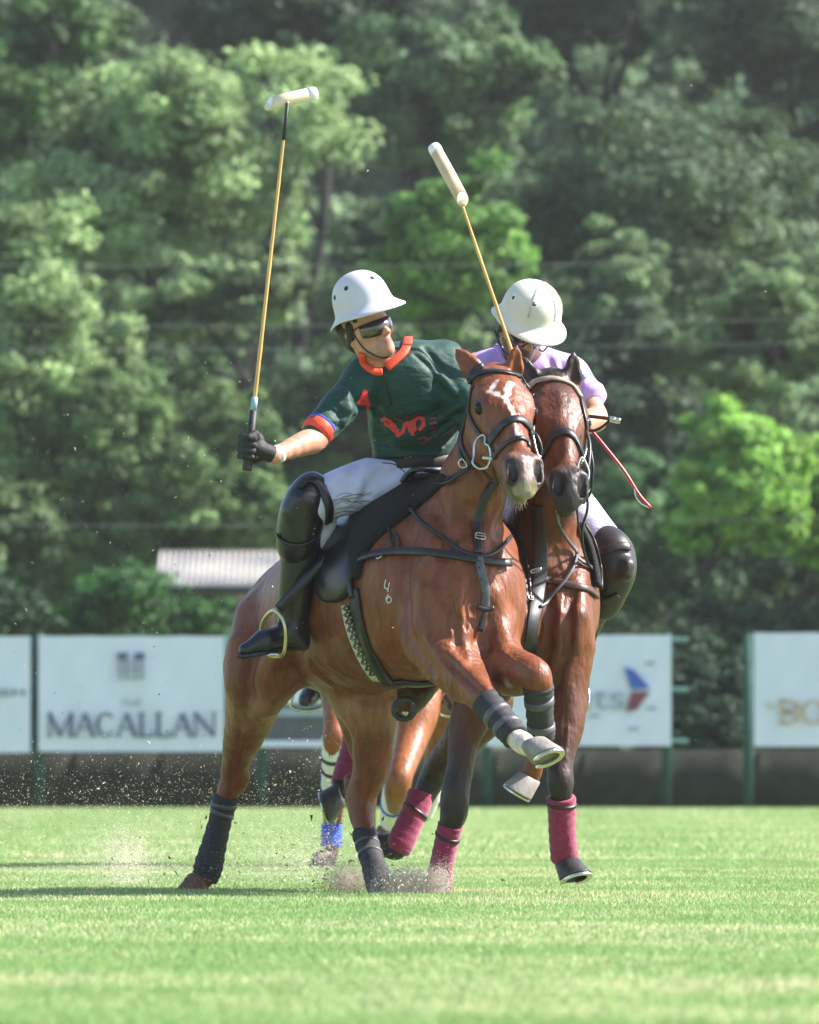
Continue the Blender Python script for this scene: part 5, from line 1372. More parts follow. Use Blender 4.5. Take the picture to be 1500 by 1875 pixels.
for xs in (((585, 1060), (575, 1240), (560, 1282)), ((812, 1060), (822, 1250), (832, 1292))):
    skin_obj('riding_boot', chain([(J(*xs[0], 10), .08), (J(*xs[1], 10.05), .055), (J(xs[1][0], xs[1][1] + 22, 10.0), .05), (J(*xs[2], 9.85), .035)], .03), .012, M['black_leather'], rider3)
    tube_px('stirrup_iron', [(xs[2][0] + dx, xs[2][1] + dy, 9.92) for dx, dy in ((-22, 16), (-24, -10), (2, -42), (28, -10), (26, 16))], .009, M['steel'], rider3, True)
helmet(rider3, HD3, M['helmet'])
# ------------------------------------------------------------------ ground, fence, banners
def turf_material():
    m = bpy.data.materials.new('turf'); m.use_nodes = True; nt = m.node_tree; L = nt.links; N = nt.nodes
    p = N['Principled BSDF']; p.inputs['Roughness'].default_value = .9; p.inputs['Specular IOR Level'].default_value = .1
    tc = N.new('ShaderNodeTexCoord')
    def noise(sc, st, det=5):
        mp = N.new('ShaderNodeMapping'); mp.inputs['Scale'].default_value = st; L.new(tc.outputs['Object'], mp.inputs[0])
        n = N.new('ShaderNodeTexNoise'); n.inputs['Scale'].default_value = sc; n.inputs['Detail'].default_value = det; L.new(mp.outputs[0], n.inputs[0]); return n.outputs[0]
    r1 = N.new('ShaderNodeValToRGB'); L.new(noise(1.0, (1, .22, 1)), r1.inputs[0])
    r1.color_ramp.elements[0].position = .34; r1.color_ramp.elements[0].color = (.12, .21, .06, 1)
    r1.color_ramp.elements[1].position = .68; r1.color_ramp.elements[1].color = (.20, .27, .10, 1)
    r2 = N.new('ShaderNodeValToRGB'); L.new(noise(9, (1, .3, 1), 6), r2.inputs[0])
    r2.color_ramp.elements[0].position = .5; r2.color_ramp.elements[0].color = (0, 0, 0, 1); r2.color_ramp.elements[1].position = .72; r2.color_ramp.elements[1].color = (1, 1, 1, 1)
    mx = N.new('ShaderNodeMix'); mx.data_type = 'RGBA'; L.new(r2.outputs[0], mx.inputs[0]); L.new(r1.outputs[0], mx.inputs[6]); mx.inputs[7].default_value = (.32, .30, .17, 1)
    L.new(mx.outputs[2], p.inputs['Base Color'])
    b = N.new('ShaderNodeBump'); b.inputs['Strength'].default_value = .5; b.inputs['Distance'].default_value = .03; L.new(noise(60, (1, 1, 1)), b.inputs['Height']); L.new(b.outputs[0], p.inputs['Normal'])
    return m
TURF = turf_material()
mb = MB(); mb.add([(-400, -60, 0), (400, -60, 0), (400, 700, 0), (-400, 700, 0)], [(0, 1, 2, 3)])
tag(mb.build('ground', TURF), 'mown green polo field', 'ground', kind='structure')
# grass blades standing on it where the lens resolves them
rs = np.random.RandomState(7)
def grass(n, y0, y1, w, hgt, name, label):
    y = y0 + (y1 - y0) * rs.rand(n); half = (y + CAM_D) / F_PX * 750 + w
    x = (rs.rand(n) * 2 - 1) * half
    clump = np.sin(x * 2.1 + np.sin(y * .9) * 2) * np.sin(y * .45 + x * .7) * .5 + .5
    h = hgt * (.35 + .75 * rs.rand(n)) * (.75 + .4 * clump)
    a = rs.rand(n) * 2 * pi; bw = .0022 + .0022 * rs.rand(n)
    dx, dy = np.cos(a) * bw, np.sin(a) * bw
    lx, ly = rs.normal(0, .45, n) * h, rs.normal(0, .45, n) * h
    V = np.zeros((n, 3, 3)); V[:, 0] = np.stack([x - dx, y - dy, np.zeros(n)], 1); V[:, 1] = np.stack([x + dx, y + dy, np.zeros(n)], 1); V[:, 2] = np.stack([x + lx, y + ly, h], 1)
    F = np.arange(n * 3).reshape(n, 3)
    me = mesh_np(name, V.reshape(-1, 3), F)
    g1 = np.array((.185, .325, .10)); g2 = np.array((.30, .435, .165)); st = np.array((.66, .62, .38))
    t = rs.rand(n)[:, None]; c = g1 + (g2 - g1) * t
    dry = (np.sin(x * 3.1 + 1.3 * np.sin(y * 1.7)) + np.sin(x * 1.3 + y * 2.3) + np.sin(y * .8 + 2 + x * .35)) / 3
    isd = rs.rand(n) < np.clip(.18 + .40 * dry, .04, .6); c[isd] = st * (.7 + .5 * rs.rand(isd.sum()))[:, None]
    at = me.color_attributes.new('tint', 'FLOAT_COLOR', 'POINT'); c4 = np.ones((n, 3, 4), dtype=np.float32); c4[:, :, :3] = c[:, None, :]
    at.data.foreach_set('color', c4.ravel())
    o = link_mesh(name, me, GRASS, None, smooth=False); tag(o, label, 'grass', kind='stuff'); return o
GRASS = mat('grass_blades', (1, 1, 1), .6, .1, 3, attr='tint', trans=.45, spec=.2)
grass(680000, -8, 14, 1.4, .020, 'grass', 'short green turf with straw-coloured patches')
grass(260000, -19.5, -8, .9, .021, 'grass', 'blurred foreground turf')
grass(200000, 14, 66, 2.0, .032, 'grass', 'distant turf up to the banners')

D_F = 67.5; SC_F = (D_F + CAM_D) / F_PX     # metres per photo pixel at the fence
def fx(px): return (px - 750) * SC_F
def fz(py): return J(750, py, D_F).z
def board_text(body, px, py, hpx, wpx, mt, parent, d=D_F - .035):
    cu = bpy.data.curves.new('lettering', 'FONT'); cu.body = body; cu.align_x = 'CENTER'; cu.align_y = 'CENTER'; cu.size = 1.0; cu.extrude = .002
    o = bpy.data.objects.new('lettering', cu); COL.objects.link(o); bpy.context.view_layer.update()
    me = bpy.data.meshes.new_from_object(o); bpy.data.objects.remove(o)
    co = np.zeros(len(me.vertices) * 3); me.vertices.foreach_get('co', co); co = co.reshape(-1, 3)
    lo, hi = co.min(0), co.max(0); c = (lo + hi) / 2; wd, ht = (hi - lo)[:2]
    sx = wpx * SC_F / wd; sz = hpx * SC_F / ht
    P = J(px, py, d)
    out = np.stack([P.x + (co[:, 0] - c[0]) * sx, P.y - co[:, 2] , P.z + (co[:, 1] - c[1]) * sz], 1)
    me.vertices.foreach_set('co', out.ravel()); me.update()
    return link_mesh('lettering', me, mt, parent, smooth=False)
M['vinyl'] = mat('white_vinyl', (.60, .63, .76), .6, .03, 2, .1, 3, stretch=(1, 1, .5), bdist=.02)
M['navy'] = mat('navy_print', (.07, .10, .17), .5, .1, 10)
M['pale_navy'] = mat('pale_print', (.25, .30, .38), .5, .1, 10)
M['gold'] = mat('gold_print', (.50, .36, .22), .5, .1, 10)
M['logo_blue'] = mat('blue_print', (.02, .09, .42), .5, .1, 10)
M['logo_red'] = mat('dark_red_print', (.16, .03, .05), .5, .1, 10)
M['dark_vinyl'] = mat('dark_vinyl', (.06, .07, .085), .5, .1, 4)
M['post'] = mat('green_post', (.012, .06, .05), .9, .2, 8)
M['net'] = mat('dark_net', (.007, .010, .007), .95, .5, 7, .8, 40, col2=(.022, .027, .017))
def banner(x0, x1, y0, y1, label, mt='vinyl'):
    b = empty('banner', Vector((fx((x0 + x1) / 2), D_F, fz(y1))), label, 'banner', 'advertising banners along the field')
    nx, nz = 40, 14; rows = []
    for s_ in (0, .012):
        for i in range(nx + 1):
            for j in range(nz + 1):
                u, v = i / nx, j / nz
                x = fx(x0 + (x1 - x0) * u); z = fz(y1 + (y0 - y1) * v)
                wv = .010 * sin(u * 19 + v * 7 + x0) * sin(v * 3.1) + .008 * sin(u * 41 - v * 13)
                z += -.006 * abs(sin(u * 12)) * (1 if v > .9 else 0)
                rows.append((x, D_F + wv * .8 + s_, z))
    mb = MB(); N_ = (nx + 1) * (nz + 1); fs = []
    for i in range(nx):
        for j in range(nz):
            a = i * (nz + 1) + j
            fs += [(a, a + nz + 1, a + nz + 2, a + 1), (N_ + a, N_ + a + 1, N_ + a + nz + 2, N_ + a + nz + 1)]
    mb.add(rows, fs); mb.build('banner_sheet', M[mt], b)
    return b
bA = banner(-330, 56, 1164, 1378, 'white banner cut by the left picture edge, ending in small dark letters')
board_text('BANQUETING & EIEM', -120, 1270, 16, 330, M['navy'], bA)
bB = banner(71, 411, 1164, 1376, 'white banner with large MACALLAN lettering and a small dark crest'.replace('MACALLAN', 'dark serif'))
def letters(word, x0, x1, py, h, mt, parent, wts=None):
    """serif capitals built letter by letter from stems, bars and bowls"""
    n = len(word); wts = wts or [1] * n; tot = sum(wts); x = x0
    for ch, w in zip(word, wts):
        cw = (x1 - x0) * w / tot; g = cw * .10; a, b_ = x + g, x + cw - g; top, bot = py - h / 2, py + h / 2
        m_ = MB(); th = h * .16; tn = h * .06
        def bar(p, q, t):
            P0, P1 = J(p[0], p[1], D_F - .04), J(q[0], q[1], D_F - .04); d = (P1 - P0).normalized(); s_ = Vector((-d.z, 0, d.x)) * t * SC_F / 2
            m_.add([P0 - s_, P0 + s_, P1 + s_, P1 - s_, *[v + Vector((0, .012, 0)) for v in (P0 - s_, P0 + s_, P1 + s_, P1 - s_)]], [(0, 1, 2, 3), (7, 6, 5, 4), (0, 4, 5, 1), (1, 5, 6, 2), (2, 6, 7, 3), (3, 7, 4, 0)])
        def serif(cx, cy, w_=.2): bar((cx - h * w_, cy), (cx + h * w_, cy), tn)
        md = (a + b_) / 2
        if ch == 'M': bar((a, bot), (a, top), tn * 1.3); bar((a, top), (md, bot), th); bar((md, bot), (b_, top), tn * 1.3); bar((b_, top), (b_, bot), th); serif(a, bot, .1); serif(b_, bot, .14); serif(a, top, .08); serif(b_, top, .1)
        if ch == 'A': bar((a, bot), (md, top), tn * 1.3); bar((md, top), (b_, bot), th); bar((a + (md - a) * .45, bot - h * .35), (b_ - (b_ - md) * .45, bot - h * .35), tn); serif(a, bot, .12); serif(b_, bot, .14)
        if ch == 'L': bar((a + h * .1, bot), (a + h * .1, top), th); bar((a, bot), (b_, bot), tn * 1.6); bar((b_, bot), (b_, bot - h * .25), tn); serif(a + h * .1, top, .16)
        if ch == 'N': bar((a, bot), (a, top), tn * 1.3); bar((a, top), (b_, bot), th); bar((b_, bot), (b_, top), tn * 1.3); serif(a, bot, .12); serif(b_, top, .12); serif(a, top, .1)
        if ch in 'CBO':
            cx, cy = md, py; rx, ry = (b_ - a) / 2, h / 2
            if ch == 'B':
                bar((a + h * .1, bot), (a + h * .1, top), th); serif(a + h * .1, top, .16); serif(a + h * .1, bot, .16)
                for c2, r2 in ((top + h * .25, h * .25), (bot - h * .27, h * .27)):
                    prev = None
                    for k in range(13):
                        t = -pi / 2 + pi * k / 12; p = (a + h * .1 + cos(t) * (b_ - a - h * .1), c2 + sin(t) * r2)
                        if prev: bar(prev, p, tn + (th - tn) * abs(cos(t)))
                        prev = p
            else:
                prev = None; r0 = (.7, 2 * pi - .7) if ch == 'C' else (0, 2 * pi)
                for k in range(25):
                    t = r0[0] + (r0[1] - r0[0]) * k / 24; p = (cx + cos(t) * rx, cy + sin(t) * ry)
                    if prev: bar(prev, p, tn + (th - tn) * abs(cos(t)))
                    prev = p
        m_.build('lettering', mt, parent, smooth=False); x += cw
letters('MACALLAN', 86, 396, 1327, 42, M['navy'], bB, [1.35, 1.1, 1.0, 1.1, .85, .85, 1.1, 1.15])
board_text('THE', 240, 1287, 12, 38, M['pale_navy'], bB)
# crest above: two dark squares joined by fine columns
def flatbox(x0, x1, y0, y1, mt, parent, nm, d=D_F - .04):
    a, b_ = J(x0, y1, d), J(x1, y0, d); mb = MB(); mb.box(((a.x + b_.x) / 2, d, (a.z + b_.z) / 2), (abs(b_.x - a.x) / 2, .006, abs(b_.z - a.z) / 2)); return mb.build(nm, M[mt], parent, smooth=False)
flatbox(215, 234, 1195, 1209, 'navy', bB, 'crest_block'); flatbox(246, 265, 1195, 1209, 'navy', bB, 'crest_block')
for x in (217, 229, 247, 259): flatbox(x, x + 4, 1212, 1242, 'pale_navy', bB, 'crest_column')
for y in (1213, 1226, 1240): flatbox(217, 263, y, y + 3, 'pale_navy', bB, 'crest_bar')
board_text('1824', 240, 1248, 4, 36, M['pale_navy'], bB) if False else None
bC = banner(428, 636, 1164, 1370, 'dark grey banner with a white band along its foot behind the horse legs', 'dark_vinyl')
flatbox(430, 634, 1356, 1368, 'vinyl', bC, 'white_band'); flatbox(430, 634, 1296, 1312, 'pale_navy', bC, 'printed_band')
flatbox(430, 634, 1164, 1288, 'vinyl', bC, 'white_field')
bD = banner(890, 1229, 1162, 1366, 'white banner with large letters and a blue and dark red arrowhead emblem')
board_text('jets', 1085, 1285, 56, 116, M['pale_navy'], bD)
def flatpoly(pts, mt, parent, nm, d=D_F - .04):
    P = [J(x, y, d) for x, y in pts]; mb = MB(); n = len(P)
    mb.add(P + [p + Vector((0, .012, 0)) for p in P], [tuple(range(n)), tuple(range(2 * n - 1, n - 1, -1))] + [(i, i + n, (i + 1) % n + n, (i + 1) % n) for i in range(n)])
    return mb.build(nm, M[mt], parent, smooth=False)
flatpoly([(1143, 1221), (1161, 1227), (1190, 1260), (1156, 1262), (1150, 1245)], 'logo_blue', bD, 'emblem_blade')
flatpoly([(1156, 1268), (1190, 1266), (1165, 1300), (1146, 1303)], 'logo_red', bD, 'emblem_blade')
for x, y in ((1190, 1214), (1088, 1310), (1193, 1296), (1161, 1334)): flatbox(x - 9, x + 9, y - 2, y + 3, 'pale_navy', bD, 'small_mark')
bE = banner(1381, 1760, 1158, 1367, 'white banner at the right picture edge with pale gold lettering')
letters('BO', 1424, 1512, 1304, 42, M['gold'], bE, [1, 1.1]); board_text('The', 1410, 1292, 12, 18, M['gold'], bE)
letters('L', 1516, 1550, 1304, 42, M['gold'], bE)
# frame posts and rails
def post(px, label, y0=1160, w=.05):
    a = GZ(px, D_F + .06); z = fz(y0); mb = MB(); mb.tube([(fx(px), D_F + .07, 0), (fx(px), D_F + .07, z)], w, 10)
    o = mb.build('fence_post', M['post'], None); tag(o, label, 'fence post', 'green banner frame posts'); return o
P_ = [(72, 'green post between the cut banner and the large dark-lettered one'), (412, 'green post at the right edge of the large dark-lettered banner'), (480, 'green post below the dark grey banner'), (892, 'green post left of the arrowhead banner'),
      (1221, 'green post at the right edge of the arrowhead banner'), (1370, 'green post at the left edge of the gold-lettered banner'), (-260, None), (1720, None)]
for px, lb in P_:
    if lb: post(px, lb)
ra = empty('fence_rails', Vector((fx(750), D_F + .12, fz(1270))), 'green horizontal rails tying the banner posts together', 'fence')
for y in (1172, 1264, 1358):
    mb = MB(); mb.tube([(fx(-320), D_F + .13, fz(y)), (fx(1262), D_F + .13, fz(y))], .03, 8); mb.build('rail', M['post'], ra)
# dark wind-break netting behind the frame
mb = MB(); nn_ = 300; ro = []
for i in range(nn_ + 1):
    x = -26 + 52 * i / nn_; yy = D_F + .55 + .03 * sin(i * 1.3) + .02 * sin(i * 3.7)
    ro.append([(x, yy, 0), (x, yy, fz(1372)), (x, yy + .02, fz(1372)), (x, yy + .02, 0)])
mb.rings(ro); tag(mb.build('netting', M['net'], None), 'dark wind-break netting standing behind the banners', 'netting')

# ------------------------------------------------------------------ hillside, trees, bushes, shed, cables
SLOPE0 = 118.0
def hill_z(x, y):
    t = np.clip((y - SLOPE0) / 60, 0, None)
    return 7.5 * t ** 1.15 + .6 * np.sin(x * .11 + y * .07) * np.clip(t, 0, 1)
xs = np.linspace(-90, 90, 60); ys = np.linspace(SLOPE0 - 2, 420, 60)
XX, YY = np.meshgrid(xs, ys, indexing='ij'); ZZ = hill_z(XX, YY) - .05
Vh = np.stack([XX, YY, ZZ], -1).reshape(-1, 3); Fh = []
for i in range(59):
    for j in range(59): Fh.append((i * 60 + j, (i + 1) * 60 + j, (i + 1) * 60 + j + 1, i * 60 + j + 1))
M['hill'] = mat('undergrowth', (.025, .045, .02), .95, .4, .6, .8, 2, bdist=.5)
tag(link_mesh('hill', mesh_np('hill', Vh, np.array(Fh)), M['hill'], None), 'overgrown hillside rising behind the field', 'hill', kind='structure')
M['bark'] = mat('bark', (.014, .014, .011), .9, .3, 6, .8, 20, bdist=.05)
def leaf_mat(nm, trans=.35): return mat(nm, (1, 1, 1), .6, .1, 2, attr='tint', trans=trans, spec=.25)
LEAF = leaf_mat('foliage')
LEAFV = {}
def crown_mesh(seed, R, col, n_cl, per, leaf, dens_noise=1.0, col2=None, flat=.8):
    """leaf-sized faces gathered in clumps through an uneven crown of radii R"""
    r = np.random.RandomState(seed)
    nl = 9
    ld = r.normal(size=(nl, 3)); ld /= np.linalg.norm(ld, axis=1)[:, None]; lc = ld * r.uniform(.35, .68, nl)[:, None]; lr = r.uniform(.30, .50, nl); lc[0] = 0; lr[0] = .55
    j = r.randint(0, nl, n_cl); d = r.normal(size=(n_cl, 3)); d /= np.linalg.norm(d, axis=1)[:, None]
    C = (lc[j] + d * (lr[j] * r.uniform(.45, 1.08, n_cl))[:, None]) * np.array(R)
    extra = r.rand(n_cl) < .16; C[extra] *= r.uniform(1.05, 1.32, extra.sum())[:, None]
    cs = r.uniform(.55, 1.35, n_cl)
    cr = .17 * (R[0] + R[2]) / 2 * cs * dens_noise
    idx = np.repeat(np.arange(n_cl), per); n = len(idx)
    d = r.normal(size=(n, 3)); d /= np.linalg.norm(d, axis=1)[:, None]
    P = C[idx] + d * (cr[idx] * r.rand(n) ** .5)[:, None] * np.array((1, 1, .62))
    out = P / np.array(R); on = out / (np.linalg.norm(out, axis=1)[:, None] + 1e-6)
    nrm = on * .55 + d * .5 + r.normal(size=(n, 3)) * .55 + np.array((0, 0, .35)); nrm /= np.linalg.norm(nrm, axis=1)[:, None]
    t = np.cross(nrm, r.normal(size=(n, 3))); t /= np.linalg.norm(t, axis=1)[:, None]; b = np.cross(nrm, t)
    s = leaf * (.6 + .8 * r.rand(n))[:, None]
    V = np.stack([P - t * s, P - b * s * .55 + nrm * s * .15, P + t * s, P + b * s * .55 + nrm * s * .15], 1).reshape(-1, 3)
    F = np.arange(n * 4).reshape(n, 4)
    me = mesh_np('crown', V, F)
    c1 = np.array(col); c2 = np.array(col2 if col2 is not None else col)
    tone = r.uniform(.65, 1.35, n_cl)[idx] * r.uniform(.8, 1.2, n); mixv = r.rand(n_cl)[idx]
    c = (c1 + (c2 - c1) * mixv[:, None]) * tone[:, None]
    at = me.color_attributes.new('tint', 'FLOAT_COLOR', 'POINT'); c4 = np.ones((n, 4, 4), dtype=np.float32); c4[:, :, :3] = c[:, None, :]
    at.data.foreach_set('color', c4.ravel())
    me.materials.append(LEAF)
    return me
def tree(label, px, py_top, py_bot, wpx, d, col, col2=None, seed=1, n_cl=150, per=60, leaf=.09, group='trees on the hillside', name='tree', cat='tree', depth=None, gz=None, trunk=True):
    """crown filling the given band of the photo at distance d, trunk down to the slope"""
    sc = (d + CAM_D) / F_PX
    top = J(px, py_top, d).z; bot = J(px, py_bot, d).z; cx = (px - 750) * sc
    base = float(hill_z(cx, d)) if gz is None else gz
    wpx *= 1.15
    R = (wpx * sc / 2, (depth or wpx * sc / 2), (top - bot) / 2); cz = (top + bot) / 2
    e = empty(name, Vector((cx, d, base)), label, cat, group)
    me = crown_mesh(seed, R, col, n_cl, per, leaf, col2=col2)
    co = np.zeros(len(me.vertices) * 3, dtype=np.float32); me.vertices.foreach_get('co', co); co = co.reshape(-1, 3) + np.array((cx, d, cz), dtype=np.float32)
    co[:, 2] = np.maximum(co[:, 2], base + .02)
    me.vertices.foreach_set('co', co.ravel()); me.update()
    link_mesh('crown', me, None, e, smooth=False)
    if trunk:
        r = random.Random(seed); mb = MB(); H = max(cz - base, .8)
        tr = max(.04, .010 * H + .03)
        P = [Vector((cx + r.uniform(-.1, .1) * i, d + .1 * i * r.uniform(-1, 1), base - .1 + (H + .1) * i / 6)) for i in range(7)]
        mb.tube(P, [tr * (1 - .1 * i) for i in range(7)], 8); 
        for k in range(7):
            a = r.uniform(0, 2 * pi); s = P[3 + k % 4]; q = Vector((cx + cos(a) * R[0] * r.uniform(.4, .8), d + sin(a) * R[1] * .6, cz + R[2] * r.uniform(-.3, .7)))
            m_ = s.lerp(q, .5) + Vector((0, 0, -.1 * R[2])); mb.tube([s, m_, q], [tr * .45, tr * .28, tr * .1], 6)
        mb.build('trunk', M['bark'], e)
    return e
OL = (.19, .29, .12); OL2 = (.29, .41, .18); DK = (.05, .105, .045); DK2 = (.12, .20, .08); BR = (.12, .28, .045); BR2 = (.24, .43, .08)
T_ = [
 ('pale olive tree with feathery crown filling the upper left', 330, 80, 600, 640, 108, OL, OL2, 11, 260, 75, .085),
 ('pale green tree crown at the upper left picture corner', 60, -120, 330, 420, 116, (.07, .14, .05), (.10, .19, .06), 12, 170, 70, .085),
 ('drooping pale green foliage at the left picture edge', 20, 340, 960, 330, 98, OL, OL2, 13, 170, 70, .075),
 ('large grey-green tree filling the upper right', 1230, 80, 800, 700, 112, (.055, .10, .045), (.085, .14, .065), 14, 300, 75, .085),
 ('small bright lime tree behind the slanting mallet head', 830, 285, 640, 340, 96, (.10, .22, .05), (.15, .30, .06), 15, 150, 70, .07),
 ('bright lime green tree in full sun right of the riders', 1345, 680, 1060, 275, 88, BR, BR2, 16, 190, 80, .065),
 ('lime green tree cut by the right picture edge', 1540, 740, 1080, 190, 90, BR, BR2, 17, 60, 70, .07),
 ('foliage coloured dark as shade under the bright lime crown', 1330, 900, 1220, 460, 93, (.03, .075, .03), (.04, .09, .03), 18, 150, 60, .07),  # dark leaf colour stands in for shade below the sunlit lime crown
 ('dark leafy tree directly behind the lilac rider', 1010, 500, 1200, 460, 104, (.025, .055, .03), (.035, .075, .035), 19, 190, 60, .085),
 ('dark tree in shade behind the green-shirted rider', 640, 560, 1150, 480, 110, DK, DK2, 20, 180, 55, .085),
 ('dark shaded tree behind the upright mallet shaft', 300, 600, 1150, 430, 106, DK, DK2, 21, 180, 55, .08),
 ('shadowy green tree above the trimmed round bush', 130, 760, 1180, 380, 103, DK, DK2, 22, 150, 55, .075),
 ('dark tree top between the two pale crowns', 790, -60, 330, 420, 128, DK, DK2, 23, 160, 55, .10),
 ('shaded tree rising above the green-shirted rider', 700, 300, 760, 330, 118, (.03, .06, .03), DK2, 24, 150, 55, .09),
 ('mid green tree low at the right picture edge', 1500, 930, 1400, 330, 96, (.035, .08, .035), (.045, .10, .04), 25, 120, 60, .075),
 ('dark tree behind the lime crown on the right', 1180, 640, 1250, 420, 122, DK, (.03, .06, .035), 26, 170, 55, .09),
 ('dusky tree crown along the top edge of the picture', 560, -160, 200, 480, 134, (.03, .06, .03), (.05, .09, .04), 27, 150, 55, .10),
 ('broken grey-green crown at the upper right corner', 1500, -130, 250, 520, 136, (.045, .08, .04), (.07, .11, .06), 28, 160, 55, .10),
 ('dark crown above the large grey-green tree', 1130, -170, 200, 460, 140, DK, (.04, .07, .04), 29, 150, 55, .10),
 ('pale loose sprays hanging below the olive tree', 400, 420, 720, 330, 101, (.06, .10, .05), OL2, 30, 70, 70, .075),
 ('shadowy understory tree left of the riders', 420, 640, 1180, 420, 128, DK, DK2, 31, 170, 55, .085),
 ('shadowy understory tree at the left edge', 40, 560, 1180, 420, 131, DK, DK2, 32, 170, 55, .085),
 ('shadowy understory tree behind the bay horse', 860, 620, 1180, 420, 132, DK, DK2, 33, 170, 55, .085),
 ('shadowy understory tree left of the right picture edge', 1340, 560, 1180, 460, 134, DK, DK2, 34, 180, 55, .085),
 ('olive sprays standing between the cable and the trimmed bush', 170, 300, 800, 420, 124, (.05, .09, .045), OL, 35, 170, 55, .085),
 ('leafy mid-green shrub mass left of the knee guard', 430, 700, 1110, 330, 99, (.09, .16, .06), (.15, .25, .09), 36, 170, 60, .07),
 ('soft green shrub mass under the drooping foliage on the left', 215, 660, 1080, 330, 97, (.09, .16, .06), (.15, .25, .09), 37, 170, 60, .07),
 ('dark green shrub filling the left edge above the cut banner', 15, 820, 1200, 240, 95, (.07, .13, .05), (.11, .18, .07), 38, 130, 60, .07),
 ('grey-green foliage right of the cream helmet', 1120, 420, 800, 330, 105, (.10, .16, .08), OL, 39, 170, 60, .075),
 ('green shrubs between the whip and the lime tree', 1170, 780, 1180, 300, 95, (.05, .12, .05), (.09, .19, .07), 40, 160, 60, .07),
 ('soft foliage right of the green-shirted rider head', 800, 470, 800, 300, 107, (.08, .14, .06), (.12, .20, .08), 51, 150, 60, .075),
 ('foliage left of the upright mallet shaft', 130, 560, 850, 330, 100, OL, OL2, 52, 150, 60, .075),
 ('foliage above the lime crown at the right', 1420, 480, 760, 360, 104, (.11, .18, .08), OL, 53, 160, 60, .075),
]
for (lb, px, t0, t1, w, d, c1, c2, sd_, nc, per, lf) in T_:
    tree(lb, px, t0, t1, w, d, c1, c2, sd_, int(nc * 1.2), int(per * 2.4), lf * .72)
# far trees closing the hillside behind: a few meshes, each copied
proto = []
for k in range(3):
    proto.append(crown_mesh(60 + k, (3.2, 2.6, 3.6), (.08, .14, .07), 260, 130, .11, col2=(.16, .25, .12)))
rr_ = random.Random(5); k = 0
for row, (d, z0) in enumerate(((138, 0), (152, 0), (166, 0), (185, 0), (205, 0))):
    for i in range(10):
        x = -12 + i * 2.7 + rr_.uniform(-.8, .8) + row; y = d + rr_.uniform(-3, 3); b = float(hill_z(x, y))
        e = empty('tree', Vector((x, y, b)), 'dense dark woodland tree closing the view up the hillside', 'tree', 'woodland trees behind the front crowns')
        o = bpy.data.objects.new('crown', proto[k % 3]); COL.objects.link(o); o.parent = e; o.location = (0, 0, 3.4); o.rotation_euler = (0, 0, rr_.uniform(0, 6)); s = rr_.uniform(.9, 1.25); o.scale = (s, s, s * 1.1)
        if k == 0:
            mb = MB(); mb.tube([(0, 0, -.2), (.1, 0, 2), (.2, .1, 4.5)], [.14, .1, .06], 8); tme = mb.build('trunk', M['bark'], None); tm = tme.data; bpy.data.objects.remove(tme)
        t_ = bpy.data.objects.new('trunk', tm); COL.objects.link(t_); t_.parent = e
        k += 1
# the wood goes on to both sides of the field
side_me = [crown_mesh(80 + k, (3.0, 2.4, 3.4), OL if k else DK2, 240, 110, .10, col2=OL2) for k in range(2)]
k = 0
for sgn in (-1, 1):
    for d, xo in ((84, 8.5), (90, 12.5), (98, 9.5), (106, 15), (114, 11.5), (128, 17), (150, 15), (165, 20)):
        x = sgn * xo; b = float(hill_z(x, d))
        e = empty('tree', Vector((x, d, b)), 'leafy tree of the wood beyond the side of the picture', 'tree', 'trees beyond the sides of the picture')
        o = bpy.data.objects.new('crown', side_me[k % 2]); COL.objects.link(o); o.parent = e; s = 1 + .15 * sin(k * 2.3); o.location = (0, 0, 3.5 * s + .2); o.rotation_euler = (0, 0, k * 1.7); o.scale = (s, s, s * 1.15)
        t_ = bpy.data.objects.new('trunk', tm); COL.objects.link(t_); t_.parent = e; k += 1
# clipped bushes
GB = (.03, .10, .025); GB2 = (.05, .15, .035)
tree('clipped round green bush behind the large dark-lettered banner', 205, 992, 1210, 262, 80, GB, GB2, 41, 260, 60, .035, 'clipped bushes', 'bush', 'bush', trunk=True, gz=0)
tree('low green bush beside the shed roof', 395, 1078, 1230, 190, 81, GB, GB2, 42, 160, 60, .035, 'clipped bushes', 'bush', 'bush', gz=0)
tree('dull green bush at the left picture edge above the banner', 20, 1030, 1230, 210, 79, (.025, .06, .025), (.03, .08, .03), 43, 150, 60, .035, 'clipped bushes', 'bush', 'bush', gz=0)
tree('green bush above the arrowhead banner', 1150, 1085, 1260, 330, 82, (.02, .05, .02), (.03, .07, .03), 44, 190, 60, .04, 'clipped bushes', 'bush', 'bush', gz=0)
tree('dark bush between the arrowhead and gold-lettered banners', 1400, 1060, 1260, 340, 83, (.02, .05, .02), (.03, .07, .03), 45, 190, 60, .04, 'clipped bushes', 'bush', 'bush', gz=0)
HG = ((.022, .050, .030), (.035, .075, .042))
tree('dark hedge filling the gap between the arrowhead and gold-lettered banners', 1300, 1130, 1500, 250, 69.6, *HG, 61, 300, 110, .03, 'hedges behind the banners', 'hedge', 'hedge', depth=.5, gz=0)
tree('dark hedge behind the arrowhead banner', 1080, 1140, 1500, 260, 69.8, *HG, 62, 200, 90, .03, 'hedges behind the banners', 'hedge', 'hedge', depth=.5, gz=0)
tree('dark hedge behind the gold-lettered banner', 1500, 1140, 1500, 260, 69.8, *HG, 63, 200, 90, .03, 'hedges behind the banners', 'hedge', 'hedge', depth=.5, gz=0)
tree('dark hedge in the narrow gap left of the large dark-lettered banner', 70, 1150, 1500, 200, 69.8, *HG, 64, 150, 90, .03, 'hedges behind the banners', 'hedge', 'hedge', depth=.5, gz=0)
